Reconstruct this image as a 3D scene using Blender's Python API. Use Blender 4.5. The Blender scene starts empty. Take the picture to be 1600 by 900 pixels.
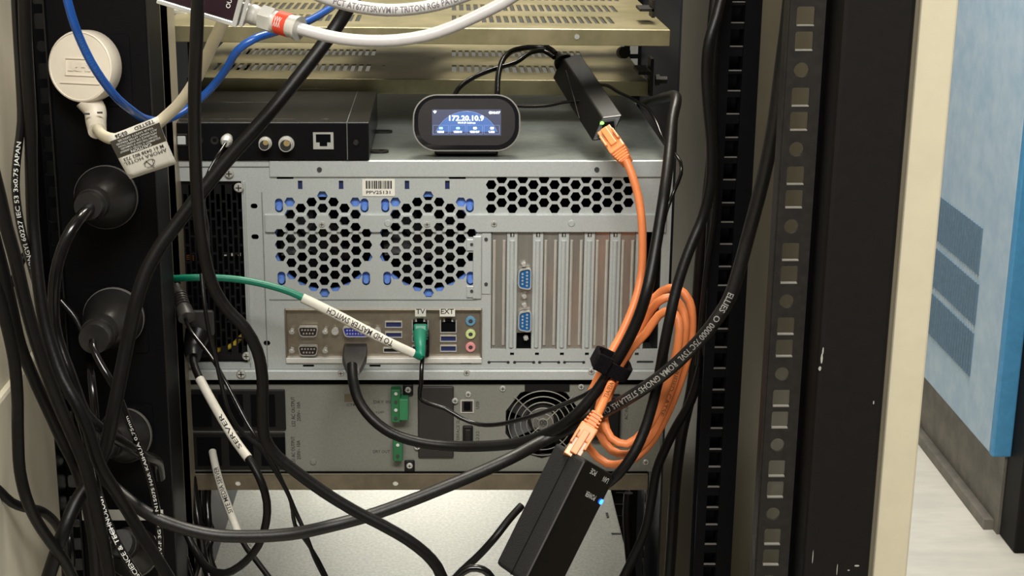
import bpy, bmesh, math, random
from mathutils import Vector, Matrix
from mathutils.geometry import delaunay_2d_cdt
R = random.Random(7)
V = Vector
sc = bpy.context.scene
COL = sc.collection
# ---------------------------------------------------------------- camera, world, lights, exposure
F, CX, CY, TH = 2449.0, 700.0, 450.0, math.radians(16.4)
CAM = V((0, -1.21, 1.25))
cd = bpy.data.cameras.new('camera'); cam = bpy.data.objects.new('camera', cd); COL.objects.link(cam)
cam.location = CAM; cam.rotation_euler = (math.radians(90) - TH, 0, 0)
cd.sensor_width = 36; cd.lens = F / 1600 * 36; cd.shift_x = 100 / 1600; cd.clip_start = 0.02
sc.camera = cam
w = bpy.data.worlds.new('world'); sc.world = w; w.use_nodes = True
w.node_tree.nodes['Background'].inputs[0].default_value = (1.0, 0.95, 0.86, 1)
w.node_tree.nodes['Background'].inputs[1].default_value = 0.06
def area(name, loc, aim, sx, sy, power, color=(1, 1, 1)):
    l = bpy.data.lights.new(name, 'AREA'); l.shape = 'RECTANGLE'; l.size = sx; l.size_y = sy
    l.energy = power; l.color = color
    o = bpy.data.objects.new(name, l); COL.objects.link(o); o.location = loc
    o.rotation_euler = (V(aim) - V(loc)).to_track_quat('-Z', 'Y').to_euler()
    return o
area('aisle_ceiling_lamp', (-0.05, -1.55, 2.35), (0, 0, 0.85), 1.5, 0.4, 46, (1, 0.97, 0.91))
area('rack_top_lamp', (0.1, 0.45, 2.3), (0, 0.25, 1.1), 0.35, 0.7, 24, (1, 0.93, 0.78))
fl = area('lower_case_fill', (-0.03, 1.05, 0.98), (-0.03, 0.38, 0.5), 0.3, 0.12, 0.38, (1, 0.96, 0.88)); fl.data.spread = math.radians(50)  # unseen fill light added to brighten the case below the lower shelf
area('room_lamp', (0.62, 1.5, 2.6), (0.9, 2.0, 0.4), 0.5, 1.4, 48, (1, 0.98, 0.94))
sc.view_settings.view_transform = 'Standard'; sc.view_settings.look = 'None'
sc.view_settings.gamma = 1; sc.view_settings.exposure = 0.42
sc.view_settings.use_curve_mapping = False

# ---------------------------------------------------------------- geometry helpers
sT, cT = math.sin(TH), math.cos(TH)
def ray(u, v): return V(((u - CX) / F, cT - (v - CY) / F * sT, -sT - (v - CY) / F * cT))
def W(u, v, y=0.0):
    d = ray(u, v); return CAM + d * ((y - CAM.y) / d.y)
def Wz(u, v, z):
    d = ray(u, v); return CAM + d * ((z - CAM.z) / d.z)
def Wx(u, v, x):
    d = ray(u, v); return CAM + d * ((x - CAM.x) / d.x)
def mm(px, u, v, y): return px / F * ((y - CAM.y) / ray(u, v).y)   # metres of a pixel length at that depth

MATS = {}
def mat(name, c, rough=0.5, metal=0.0, c2=None, scale=60.0, bump=0.0, emit=0.0, stretch=None, coat=0.0, spec=None):
    if name in MATS: return MATS[name]
    m = bpy.data.materials.new(name); m.use_nodes = True; nt = m.node_tree
    b = nt.nodes['Principled BSDF']
    b.inputs['Roughness'].default_value = rough; b.inputs['Metallic'].default_value = metal
    b.inputs['Coat Weight'].default_value = coat
    if spec is not None: b.inputs['Specular IOR Level'].default_value = spec
    tc = nt.nodes.new('ShaderNodeTexCoord'); mp = nt.nodes.new('ShaderNodeMapping')
    nt.links.new(tc.outputs['Object'], mp.inputs[0])
    if stretch: mp.inputs['Scale'].default_value = stretch
    n = nt.nodes.new('ShaderNodeTexNoise'); n.inputs['Scale'].default_value = scale; n.inputs['Detail'].default_value = 5
    n.inputs['Roughness'].default_value = 0.65
    nt.links.new(mp.outputs[0], n.inputs['Vector'])
    mx = nt.nodes.new('ShaderNodeMix'); mx.data_type = 'RGBA'
    c2 = c2 or tuple(x * 0.86 for x in c)
    mx.inputs[6].default_value = (*c2, 1); mx.inputs[7].default_value = (*c, 1)
    rp = nt.nodes.new('ShaderNodeMapRange'); rp.inputs[1].default_value = 0.35; rp.inputs[2].default_value = 0.65
    nt.links.new(n.outputs[0], rp.inputs[0]); nt.links.new(rp.outputs[0], mx.inputs[0])
    nt.links.new(mx.outputs[2], b.inputs['Base Color'])
    if bump:
        bp = nt.nodes.new('ShaderNodeBump'); bp.inputs['Strength'].default_value = bump
        bp.inputs['Distance'].default_value = 0.0006
        nt.links.new(n.outputs[0], bp.inputs['Height']); nt.links.new(bp.outputs[0], b.inputs['Normal'])
    if emit:
        nt.links.new(mx.outputs[2], b.inputs['Emission Color']); b.inputs['Emission Strength'].default_value = emit
    MATS[name] = m; return m
galv = mat('galvanised_steel', (.54, .57, .555), .40, .35, (.48, .51, .50), 700, .1)
galv2 = mat('brushed_cover', (.36, .40, .38), .33, .6, (.30, .33, .31), 120, .1)
bracket = mat('slot_cover_steel', (.60, .575, .52), .25, .8, (.46, .44, .39), 90, .05, stretch=(1, 1, .1))
iosteel = mat('port_shield_steel', (.38, .33, .26), .33, .8, (.33, .28, .22), 160, .05)
chrome = mat('bright_metal', (.74, .73, .68), .25, .55)
brass = mat('zinc_passivated_shelf', (.35, .30, .175), .36, .5, (.22, .20, .105), 22, .12)
brassd = mat('dull_post_metal', (.40, .355, .26), .42, .25, (.31, .275, .20), 40, .1, stretch=(1, 1, .15))
frost = mat('speckled_cover_plate', (.31, .31, .262), .5, .25, (.22, .22, .185), 300, .2)
upsgrey = mat('ups_grey_paint', (.205, .205, .175), .6, .1, (.175, .175, .15), 500, .1)
blk = mat('matte_black_paint', (.0035, .0033, .004), .5, 0, (.0025, .0025, .003), 200, .15, spec=.12)
blks = mat('satin_black_plastic', (.006, .0055, .0055), .36, 0, (.004, .004, .004), 200, .05, spec=.35)
blkb = mat('brownish_black_paint', (.0085, .0072, .0062), .6, 0, (.007, .006, .0052), 150, .1, spec=.15)
railm = mat('rail_grey_black_paint', (.015, .013, .011), .5, 0, (.009, .008, .007), 180, .15, spec=.3)
rub = mat('black_cable_jacket', (.0062, .0052, .0048), .40, 0, (.004, .0036, .0034), 300, .25, spec=.24)
rubg = mat('glossy_black_jacket', (.006, .005, .005), .20, 0, (.0042, .004, .004), 120, .08, spec=.5)
rubm = mat('greyish_black_jacket', (.012, .0105, .010), .42, 0, (.006, .0055, .005), 400, .3, spec=.4)
gloss = mat('gloss_black_plastic', (.006, .006, .007), .08, 0, coat=.5)
tex = mat('textured_black_plastic', (.014, .013, .0125), .6, 0, (.006, .006, .006), 1400, 1.0, spec=.35)
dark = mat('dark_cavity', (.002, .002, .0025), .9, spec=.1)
olive = mat('beige_side_panel', (.17, .15, .105), .42, 0, (.15, .13, .09), 20, .05)
beige = mat('beige_frame_paint', (.55, .50, .36), .5, 0, (.52, .47, .34), 60, .08)
beigel = mat('pale_beige_paint', (.74, .69, .55), .5, 0, (.68, .63, .50), 30, .1, stretch=(1, 1, .2))
blue1 = mat('pale_blue_panel', (.46, .58, .68), .6, 0, (.35, .49, .62), 22, .05)
blue2 = mat('bright_blue_trim', (.07, .30, .56), .5)
vent_b = mat('vent_blue_recess', (.13, .21, .29), .7)
steelg = mat('grey_plinth', (.22, .20, .17), .6, .2, (.15, .14, .12), 25, .1)
floorm = mat('vinyl_floor', (.60, .57, .50), .5, 0, (.50, .48, .42), 14, .15, stretch=(.5, 1.8, 1))
orange = mat('orange_jacket', (.80, .24, .075), .42, 0, (.70, .20, .06), 60, .05)
orangep = mat('orange_plug', (.74, .26, .09), .4, 0, (.70, .24, .08), 60, .05)
green = mat('green_jacket', (.005, .20, .12), .4, 0, (.004, .17, .10), 60, .05)
greenp = mat('green_terminal', (.02, .14, .05), .45)
white = mat('white_sleeve', (.72, .69, .60), .5, 0, (.66, .63, .55), 70, .1)
cream = mat('cream_cable', (.74, .67, .50), .4, 0, (.70, .63, .47), 60, .05)
coax = mat('white_coax_jacket', (.46, .44, .43), .35, 0, (.43, .41, .40), 60, .05)
plugw = mat('cream_plug_plastic', (.74, .67, .55), .45, 0, (.70, .63, .51), 60, .05)
bluec = mat('blue_jacket', (.01, .07, .30), .3, 0, (.008, .055, .25), 60, .05)
bluep = mat('cornflower_plastic', (.13, .26, .70), .5)
blued = mat('dark_blue_plastic', (.010, .018, .09), .5)
vga = mat('blue_port_plastic', (.006, .10, .30), .35)
vga2 = mat('violet_blue_port', (.02, .03, .35), .4)
paper = mat('label_paper', (.72, .70, .62), .6)
paperd = mat('tag_brown_black', (.035, .028, .018), .6)
ink = mat('black_ink', (.015, .015, .015), .7)
inkg = mat('grey_ink', (.05, .05, .045), .7)
inkw = mat('white_ink', (.62, .62, .58), .6)
red = mat('red_ring', (.62, .05, .02), .35)
jb = mat('jack_blue', (.12, .28, .42), .4); jg = mat('jack_green', (.55, .65, .28), .4); jp = mat('jack_pink', (.75, .30, .30), .4)
yel = mat('yellow_wire', (.65, .48, .04), .4)
led_b = mat('blue_led', (.02, .12, 1.0), .4, emit=6); led_g = mat('green_led', (.1, 1.0, .05), .4, emit=6)
scr = mat('screen_background', (.022, .028, .065), .3, emit=.55); scr2 = mat('screen_blue_globe', (.03, .085, .26), .3, emit=.7)
scrl = mat('screen_lines', (.16, .22, .42), .3, emit=.9); scrw = mat('screen_white', (.9, .93, 1.0), .3, emit=1.9); scrc = mat('screen_cyan', (.25, .6, 1), .3, emit=1.2)

OFF = {}
def off(o):
    while o is not None:
        if o.name in OFF: return OFF[o.name]
        o = o.parent
    return V((0, 0, 0))
def tag(o, label=None, cat=None, group=None, kind=None):
    if label: o['label'] = label
    if cat: o['category'] = cat
    if group: o['group'] = group
    if kind: o['kind'] = kind
    return o
def thing(name, label, cat, loc, group=None):
    o = bpy.data.objects.new(name, None); COL.objects.link(o); o.location = loc; o.empty_display_size = .01
    OFF[o.name] = V(loc); return tag(o, label, cat, group)
class MB:
    def __init__(s): s.v = []; s.f = []
    def add(s, vs, fs, M=None):
        n = len(s.v); s.v += [(M @ V(p)) if M else V(p) for p in vs]; s.f += [tuple(i + n for i in f) for f in fs]; return s
    def hexa(s, c): return s.add(c, [(0, 3, 2, 1), (4, 5, 6, 7), (0, 1, 5, 4), (1, 2, 6, 5), (2, 3, 7, 6), (3, 0, 4, 7)])
    def box(s, x0, x1, y0, y1, z0, z1, M=None):
        return s.add([(x0, y0, z0), (x1, y0, z0), (x1, y1, z0), (x0, y1, z0), (x0, y0, z1), (x1, y0, z1), (x1, y1, z1), (x0, y1, z1)],
                     [(0, 3, 2, 1), (4, 5, 6, 7), (0, 1, 5, 4), (1, 2, 6, 5), (2, 3, 7, 6), (3, 0, 4, 7)], M)
    def lathe(s, prof, o, d, n=24, up=None):
        d = V(d).normalized(); o = V(o); a = d.orthogonal().normalized() if up is None else (V(up) - d * V(up).dot(d)).normalized(); b = d.cross(a)
        vs, fs = [], []
        for (t, r) in prof:
            for i in range(n):
                an = 2 * math.pi * i / n; vs.append(o + d * t + (a * math.cos(an) + b * math.sin(an)) * r)
        for k in range(len(prof) - 1):
            for i in range(n):
                j = (i + 1) % n; fs.append((k * n + i, k * n + j, (k + 1) * n + j, (k + 1) * n + i))
        fs.append(tuple(range(n - 1, -1, -1))); fs.append(tuple((len(prof) - 1) * n + i for i in range(n)))
        return s.add(vs, fs)
    def cyl(s, p0, p1, r, r1=None, n=16):
        p0, p1 = V(p0), V(p1); return s.lathe([(0, r), ((p1 - p0).length, r if r1 is None else r1)], p0, p1 - p0, n)
    def tube(s, path, r, n=12, squash=None):
        vs, fs = [], []; N = None; L = len(path)
        for i, p in enumerate(path):
            T = (path[min(i + 1, L - 1)] - path[max(i - 1, 0)]).normalized()
            N = T.orthogonal().normalized() if N is None else (N - T * N.dot(T)).normalized()
            B = T.cross(N); rr = r(i / (L - 1)) if callable(r) else r
            for k in range(n):
                a = 2 * math.pi * k / n; vs.append(p + (N * math.cos(a) + B * math.sin(a)) * rr)
        for i in range(L - 1):
            for k in range(n):
                j = (k + 1) % n; fs.append((i * n + k, i * n + j, (i + 1) * n + j, (i + 1) * n + k))
        fs.append(tuple(range(n - 1, -1, -1))); fs.append(tuple((L - 1) * n + k for k in range(n)))
        return s.add(vs, fs)
    def build(s, name, m, parent=None, bev=0, smooth=False, seg=2, label=None):
        if parent is None:
            lo = V((sum(p[i] for p in s.v) / len(s.v) for i in range(3))); lo.z = min(p.z for p in s.v)
        else: lo = off(parent)
        me = bpy.data.meshes.new(name); me.from_pydata([tuple(p - lo) for p in s.v], [], s.f); me.materials.append(m)
        b = bmesh.new(); b.from_mesh(me); bmesh.ops.recalc_face_normals(b, faces=b.faces); b.to_mesh(me); b.free()
        if smooth:
            me.polygons.foreach_set('use_smooth', [True] * len(me.polygons))
        o = bpy.data.objects.new(name, me); COL.objects.link(o)
        if parent is None: o.location = lo; OFF[o.name] = lo.copy()
        else: o.parent = parent
        if bev:
            md = o.modifiers.new('bevel', 'BEVEL'); md.width = bev; md.segments = seg; md.limit_method = 'ANGLE'; md.angle_limit = .6
            md.harden_normals = False
        if smooth and me.polygons:
            try: me.set_sharp_from_angle(angle=.7)
            except Exception: pass
        if label: o['label'] = label
        return o
def circ(cx, cy, r, n=16, a0=0): return [(cx + r * math.cos(a0 + 2 * math.pi * i / n), cy + r * math.sin(a0 + 2 * math.pi * i / n)) for i in range(n)]
def hexp(cx, cy, r): return circ(cx, cy, r, 6)
def rrect(cx, cy, w, h, r, n=4):
    out = []
    for (sx, sy, a) in ((1, 1, 0), (-1, 1, 90), (-1, -1, 180), (1, -1, 270)):
        for k in range(n + 1):
            t = math.radians(a + 90 * k / n); out.append((cx + sx * (w / 2 - r) + r * math.cos(t), cy + sy * (h / 2 - r) + r * math.sin(t)))
    return out
def rect(x0, y0, x1, y1): return [(x0, y0), (x1, y0), (x1, y1), (x0, y1)]
def inside(p, poly):
    c = False; x, y = p; q = poly[-1]
    for r in poly:
        if (r[1] > y) != (q[1] > y) and x < (q[0] - r[0]) * (y - r[1]) / (q[1] - r[1]) + r[0]: c = not c
        q = r
    return c
def plate2d(outer, holes, th):
    """2D outline with holes as a solid sheet; local xy, thickness along z"""
    K = 1000.0; vs = []; ed = []
    for poly in [outer] + list(holes):
        n = len(vs); m = len(poly); vs += [V((p[0] * K, p[1] * K)) for p in poly]; ed += [(n + i, n + (i + 1) % m) for i in range(m)]
    ov, oe, of, *_ = delaunay_2d_cdt(vs, ed, [], 0, 1e-4)
    bb = [(min(p[0] for p in h), max(p[0] for p in h), min(p[1] for p in h), max(p[1] for p in h), h) for h in holes]
    keep = []
    for f in of:
        cx = sum(ov[i].x for i in f) / len(f) / K; cy = sum(ov[i].y for i in f) / len(f) / K
        if not inside((cx, cy), outer): continue
        if any(b[0] <= cx <= b[1] and b[2] <= cy <= b[3] and inside((cx, cy), b[4]) for b in bb): continue
        keep.append(tuple(f))
    n = len(ov); V3 = [V((p.x / K, p.y / K, th / 2)) for p in ov] + [V((p.x / K, p.y / K, -th / 2)) for p in ov]
    es = {}
    for f in keep:
        for i in range(len(f)): es[(f[i], f[(i + 1) % len(f)])] = 1
    F_ = list(keep) + [tuple(i + n for i in reversed(f)) for f in keep]
    F_ += [(b_, a_, a_ + n, b_ + n) for (a_, b_) in es if (b_, a_) not in es]
    used = sorted({i for f in F_ for i in f}); mp = {o: k for k, o in enumerate(used)}
    return [V3[i] for i in used], [tuple(mp[i] for i in f) for f in F_]
def XZ(y): return Matrix(((1, 0, 0, 0), (0, 0, -1, y), (0, 1, 0, 0), (0, 0, 0, 1)))   # local xy -> world xz, local z towards camera
def FR(o, ax, ay):
    ax = V(ax).normalized(); ay = V(ay); ay = (ay - ax * ay.dot(ax)).normalized(); az = ax.cross(ay); o = V(o)
    return Matrix(((ax.x, ay.x, az.x, o.x), (ax.y, ay.y, az.y, o.y), (ax.z, ay.z, az.z, o.z), (0, 0, 0, 1)))
def plate(outer, holes, th, M): vs, fs = plate2d(outer, holes, th); return MB().add(vs, fs, M)
TC = {}
def tmesh(s, bold=0.0):
    k = (s, bold)
    if k not in TC:
        c = bpy.data.curves.new('t', 'FONT'); c.body = s; c.size = 1; c.resolution_u = 2; c.offset = bold
        o = bpy.data.objects.new('t', c); me = bpy.data.meshes.new_from_object(o)
        vs = [v.co.copy() for v in me.vertices]; fs = [tuple(p.vertices) for p in me.polygons]
        bpy.data.objects.remove(o); bpy.data.meshes.remove(me); bpy.data.curves.remove(c)
        TC[k] = (vs, fs)
    return TC[k]
def text(mb, s, o, ax, ay, h, width=None, align='c', bold=0.01):
    """flat lettering: cap height h, centre of text at o"""
    vs, fs = tmesh(s, bold)
    if not vs: return mb
    x0 = min(p.x for p in vs); x1 = max(p.x for p in vs); k = h / .7
    kx = width / (x1 - x0) if width else k
    ax = V(ax).normalized(); ay = V(ay).normalized(); o = V(o)
    xc = (x0 + x1) / 2 if align == 'c' else x0
    return mb.add([o + ax * ((p.x - xc) * kx) + ay * ((p.y - .35) * k) for p in vs], fs)
WC = {}
def cutmesh(s, bold):
    k = (s, bold)
    if k not in WC:
        vs, fs = tmesh(s, bold); bm = bmesh.new(); bv = [bm.verts.new(v) for v in vs]
        for f in fs:
            try: bm.faces.new([bv[i] for i in f])
            except ValueError: pass
        for y in (-.1, 0, .1, .2, .3, .4, .5, .6):
            bmesh.ops.bisect_plane(bm, geom=bm.verts[:] + bm.edges[:] + bm.faces[:], plane_co=(0, y + .003, 0), plane_no=(0, 1, 0), dist=1e-5)
        bm.verts.index_update(); WC[k] = ([v.co.copy() for v in bm.verts], [tuple(v.index for v in f.verts) for f in bm.faces]); bm.free()
    return WC[k]
def wrap(mb, s, path, s0, r, h, rev=True, face=None, length=None, bold=0.012):
    """lettering bent round a cable: starts at arc length s0 (fraction), runs backwards if rev"""
    vs, fs = cutmesh(s, bold); k = h / .7
    acc = [0]
    for a, b in zip(path, path[1:]): acc.append(acc[-1] + (b - a).length)
    tot = acc[-1]; x0 = min(p.x for p in vs); x1 = max(p.x for p in vs); kx = (length * tot / (x1 - x0)) if length else k
    out = []
    for p in vs:
        d = (p.x - x0) * kx; q = s0 * tot + (-d if rev else d); q = max(0, min(tot - 1e-6, q))
        i = max(0, next((j for j in range(len(acc) - 1) if acc[j + 1] >= q), len(acc) - 2))
        t = (q - acc[i]) / max(1e-9, acc[i + 1] - acc[i]); P = path[i].lerp(path[i + 1], t)
        T0 = (path[i + 1] - path[max(0, i - 1)]).normalized(); T1 = (path[min(len(path) - 1, i + 2)] - path[i]).normalized()
        T = T0.lerp(T1, t).normalized()
        if rev: T = -T
        N = (face or (CAM - P)).normalized() if face is None else V(face)
        N = (N - T * N.dot(T)).normalized(); U = N.cross(T); a = (p.y - .35) * k / r
        out.append(P + (N * math.cos(a) + U * math.sin(a)) * (r + .00012))
    return mb.add(out, fs)
def spline(pts, step=.008):
    P = [V(p) for p in pts]; P = [P[0] * 2 - P[1]] + P + [P[-1] * 2 - P[-2]]; out = []
    for i in range(1, len(P) - 2):
        p0, p1, p2, p3 = P[i - 1:i + 3]; n = max(2, int((p2 - p1).length / step))
        t0 = 0; t1 = (p1 - p0).length ** .5 + 1e-6; t2 = t1 + (p2 - p1).length ** .5 + 1e-6; t3 = t2 + (p3 - p2).length ** .5 + 1e-6
        for k in range(n):
            t = t1 + (t2 - t1) * k / n
            a1 = p0 * ((t1 - t) / (t1 - t0)) + p1 * ((t - t0) / (t1 - t0)); a2 = p1 * ((t2 - t) / (t2 - t1)) + p2 * ((t - t1) / (t2 - t1)); a3 = p2 * ((t3 - t) / (t3 - t2)) + p3 * ((t - t2) / (t3 - t2))
            b1 = a1 * ((t2 - t) / (t2 - t0)) + a2 * ((t - t0) / (t2 - t0)); b2 = a2 * ((t3 - t) / (t3 - t1)) + a3 * ((t - t1) / (t3 - t1))
            out.append(b1 * ((t2 - t) / (t2 - t1)) + b2 * ((t - t1) / (t2 - t1)))
    out.append(P[-2]); return out
def px(pts, y=None): return [W(p[0], p[1], p[2] if len(p) > 2 else y) for p in pts]
def pbox(mb, u0, v0, u1, v1, yf, yb):
    a = W(u0, v1, yf); b = W(u1, v0, yf); c = W((u0 + u1) / 2, (v0 + v1) / 2, yf)
    x0 = W(u0, (v0 + v1) / 2, yf).x; x1 = W(u1, (v0 + v1) / 2, yf).x
    return mb.box(x0, x1, yf, yb, a.z, b.z)
def pr(u0, v0, u1, v1, y=0):
    return W(u0, (v0 + v1) / 2, y).x, W(u1, (v0 + v1) / 2, y).x, W(u0, v1, y).z, W(u0, v0, y).z
SCREW = {}
def screw(p, r, parent, d=(0, -1, 0), m=None, name='screw'):
    key = (round(r, 5), (m or chrome).name, name)
    if key not in SCREW:
        b = MB().lathe([(0, r), (r * .25, r), (r * .5, r * .75), (r * .5, r * .01)], (0, 0, 0), (0, -1, 0), 16)
        o = b.build(name, m or chrome, None, smooth=True); COL.objects.unlink(o)
        cr = MB().box(-r * .6, r * .6, -r * .55, -r * .5, -r * .12, r * .12).box(-r * .12, r * .12, -r * .55, -r * .5, -r * .6, r * .6)
        me = o.data; me.materials.append(ink)
        bm = bmesh.new(); bm.from_mesh(me); n0 = len(bm.faces)
        # put the slot cross in the same mesh, second material
        base = o.location
        vs = [bm.verts.new(V(q) - base) for q in cr.v]
        for f in cr.f:
            ff = bm.faces.new([vs[i] for i in f]); ff.material_index = 1
        bm.to_mesh(me); bm.free()
        for vv in me.vertices: vv.co += base
        SCREW[key] = me; bpy.data.objects.remove(o)
    o = bpy.data.objects.new(name, SCREW[key]); COL.objects.link(o); o.parent = parent; o.location = V(p) - off(parent)
    return o
def pscrew(u, v, r_px, parent, y=0, **k): return screw(W(u, v, y), mm(r_px, u, v, y), parent, **k)

# ================================================================ SETTING
def struct(name, mb, m, parent=None, **k):
    o = mb.build(name, m, parent, **k); o['kind'] = 'structure'; return o
struct('floor', MB().box(-2.5, 3.5, -2.5, 5.5, -.05, 0), floorm)
struct('wall_back', MB().box(-2.5, 3.5, 5.5, 5.6, 0, 3), mat('far_wall_paint', (.45, .44, .40), .8))
# ================================================================ RACK
rack = thing('server_rack', 'black and beige equipment rack standing around the server', 'rack', (0, .2, 0))
ZT, ZB = 2.0, 0.04
def zof(v, u, y): return W(u, v, y).z
# right outer cage-nut rail
yo = -.30
xo0, xo1 = W(1235, 0, yo).x, W(1291, 0, yo).x
xh = W(1258.5, 24, yo).x
z0 = zof(109, 1254, yo); P = (z0 - zof(802, 1210, yo)) / 6
holes = []
for k in range(-2, 9):
    z = z0 - k * P
    holes.append(circ(xh - .0005, z, .0044 * 1.0, 14))
    for fr in (.335, .64): holes.append(rrect(xh, z - fr * P, .0105, .0107, .0012, 2))
ro = plate(rect(xo0, .55, xo1, 1.45), holes, .002, XZ(yo)).build('mounting_rail', railm, rack, label='grey-black rail with square and round holes')
MB().box(xo0 - .001, xo0 + .0008, yo, yo + .012, .55, 1.45).build('rail_flange', railm, rack)
e = MB()
for k in range(-2, 9):
    for fr in (.335, .64): z = z0 - (k + fr) * P - .0054; e.box(xh - .0050, xh + .0050, yo - .0014, yo + .001, z - .0004, z + .0004)
eo = e.build('lit_hole_edge', mat('lit_edge', (.28, .27, .24), .4, .5), rack); eo['kind'] = 'stuff'  # pale strips paint the light caught on the lower hole edges
# dark groove, broad black column, beige column
xg = W(1310, 0, yo).x; xc = W(1424, 0, yo).x; xb0 = W(1434, 0, yo).x; xb1 = W(1492, 0, yo).x
MB().box(xo1, xg, yo + .02, yo + .024, .5, 1.5).build('groove_strip', dark, rack)
MB().box(xg, xc, yo - .012, yo + .03, .5, 1.5).build('column', blkb, rack, bev=.003, label='broad matte black column')
MB().box(xc, xb0 + .001, yo - .004, yo + .03, .5, 1.5).build('column_shadow_strip', olive, rack)  # brown strip paints the thin shadow between black column and beige post
MB().box(xb0, xb1, yo - .008, yo + .03, .04, 1.5).build('frame_post', beige, rack, bev=.0015, label='beige outer frame post')
sm = MB()
for (u, v, a, b) in ((1284, 560, 2.0, 9), (1286, 548, 1.4, 6), (1281, 576, 2.4, 4), (1339, 884, 5, 1.6), (1326, 891, 2, 1.2), (1365, 629, 1.2, 3), (1270, 870, .7, 12), (1308, 890, .7, 10)):
    c = W(u, v, yo - .0123); s_ = mm(1, u, v, yo); 
    sm.add([(c.x + x, yo - .0123, c.z + z) for x, z in [(x_ * (R.random() * .4 + .7), z_) for x_, z_ in circ(0, 0, 1, 8)] for x, z in [(x * a * s_, z * b * s_)]], [tuple(range(8))])
sm.build('paint_scuff', mat('worn_primer', (.35, .34, .30), .6), rack)
# side panel right (deep), left
struct_side = MB().box(.272, .276, yo + .03, .80, .03, 1.9).build('side_panel', olive, rack, label='beige inner side panel, right')
MB().box(-.32, -.292, -.14, -.09, .03, 1.9).build('rail_cheek', blk, rack)
MB().box(-.30, -.296, -.09, .80, .03, 1.9).build('side_panel', blk, rack, label='black inner side panel, left')
MB().box(.262, .272, .30, .32, .3, 1.7).build('panel_brace', blk, rack)
# inner right rail
yi = -.12
xi0, xi1, xi2 = W(1127, 0, yi).x, W(1164, 0, yi).x, W(1190, 0, yi).x
zs = zof(72, 1150, yi); PU = (zs - zof(760, 1112, yi)) / 7.0
xm = W(1150, 72, yi).x + .0008
holes = []
for k in range(-2, 12):
    for fr, h in ((0, .0118), (.355, .0098), (.655, .0118)):
        z = zs - (k + fr) * PU
        holes.append(rect(xm - .0052, z, xm + .0047, z + h))
plate(rect(xi0, .5, xi1, 1.5), holes, .002, XZ(yi)).build('mounting_rail', blk, rack, label='black rail with rows of square holes')
e = MB()
for k in range(-2, 12):
    for fr in (0, .355, .655):
        z = zs - (k + fr) * PU; e.box(xm - .0052, xm + .0047, yi - .0012, yi + .001, z - .0004, z + .0002)
eo = e.build('lit_hole_edge', mat('lit_edge', (.28, .27, .24), .4, .5), rack); eo['kind'] = 'stuff'  # same painted light along the bottom of each inner rail hole
MB().box(xi0, xi2, yi + .016, yi + .018, .5, 1.5).build('rail_back', dark, rack)
MB().box(xi1, xi2, yi - .004, yi + .016, .5, 1.5).build('rail_return', blk, rack)
# left brass-edged post + PDU column recess
yl = -.05
xl0, xl1 = W(234, 0, yl).x, W(249, 0, yl).x
MB().box(xl0, xl1, yl, yl + .03, .5, 1.5).build('post_flange', brassd, rack, bev=.001, label='dull yellow metal post flange')
MB().box(xl1 - .002, xl1, yl, yl + .06, .5, 1.5).build('post_web', brassd, rack)
MB().box(W(225, 0, yl).x - .004, xl0, yl + .004, yl + .02, .5, 1.5).build('post_side', blk, rack)
# left perforated rail
yr = -.10
xr0, xr1 = W(44, 0, yr).x, W(67, 0, yr).x
holes = []
zz = zof(72, 60, yr)
for k in range(-2, 30):
    z = zz - k * .0175
    holes.append(rrect(W(60, 0, yr).x, z, .008, .011, .001, 1) if k % 3 else circ(W(60, 0, yr).x, z, .004, 12))
plate(rect(xr0, .5, xr1, 1.5), holes, .002, XZ(yr)).build('mounting_rail', blk, rack, label='black left rail with holes')
MB().box(-.30, xr1, .0, .004, .5, 1.5).build('rail_back', dark, rack)
# front side (aisle) rails and far frame behind the shelves
for xx in (-.235, .192):
    h2 = [rect(xx + .006, z, xx + .015, z + .010) for z in [.45 + .0148 * i for i in range(70)]]
    plate(rect(xx, .4, xx + .02, 1.5), h2, .002, XZ(.50)).build('mounting_rail', blk, rack, label='far mounting rail')
    MB().box(xx - .002 if xx < 0 else xx + .018, xx if xx < 0 else xx + .02, .22, .50, .4, 1.5).build('post_web', mat('dark_blue_black', (.010, .012, .022), .5), rack)
MB().box(-.30, .276, .80, .81, .03, .42).build('plinth', blk, rack)
# pierced inner strip seen low on the right
h2 = [rect(.003, z, .010, z + .010) for z in [.45 + .0148 * i for i in range(24)]]
plate(rect(0, .44, .014, .80), h2, .0015, FR((.190, .18, 0), (0, -1, 0), (0, 0, 1))).build('pierced_strip', railm, rack)
# left beige door panel
xd = W(25, 0, -.15).x
MB().box(xd - .02, xd, -.75, -.15, .6, 1.5).build('door_panel', beigel, rack, bev=.002, label='pale beige panel at the left edge')
MB().box(xd - .02, xd + .004, -.75, -.15, .4, Wx(62, 545, xd + .004).z).build('door_ledge', beigel, rack, bev=.003)

# ================================================================ BLUE CABINET, right background
yb = 1.45
c0 = Wz(1560, 712, .09)
xs = .98
bc = thing('blue_cabinet', 'tall pale blue metal cabinet with vent slots beyond the rack', 'cabinet', (xs + .3, 2.2, 0))
A = Wx(1545, 708, xs); Bz = A.z; yn = A.y
MB().box(xs, xs + .6, yn, yn + 1.6, Bz, 2.1).build('body', blue1, bc, bev=.004)
xtr = W(1565, 600, yn).x
MB().box(xs - .001, xs + .034, yn - .02, yn, Bz, 2.1).build('corner_trim', blue2, bc, bev=.003)
MB().box(xs + .034, xs + .30, yn - .08, yn, .0, 2.1).build('door', blkb, bc, bev=.004, label='black front door edge')
pl = MB().box(xs + .03, xs + .58, yn, yn + 1.6, 0, Bz); pl.build('plinth', steelg, bc)
MB().box(xs + .012, xs + .03, yn + .02, yn + 1.6, 0, .02).build('plinth_kick', steelg, bc)
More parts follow.
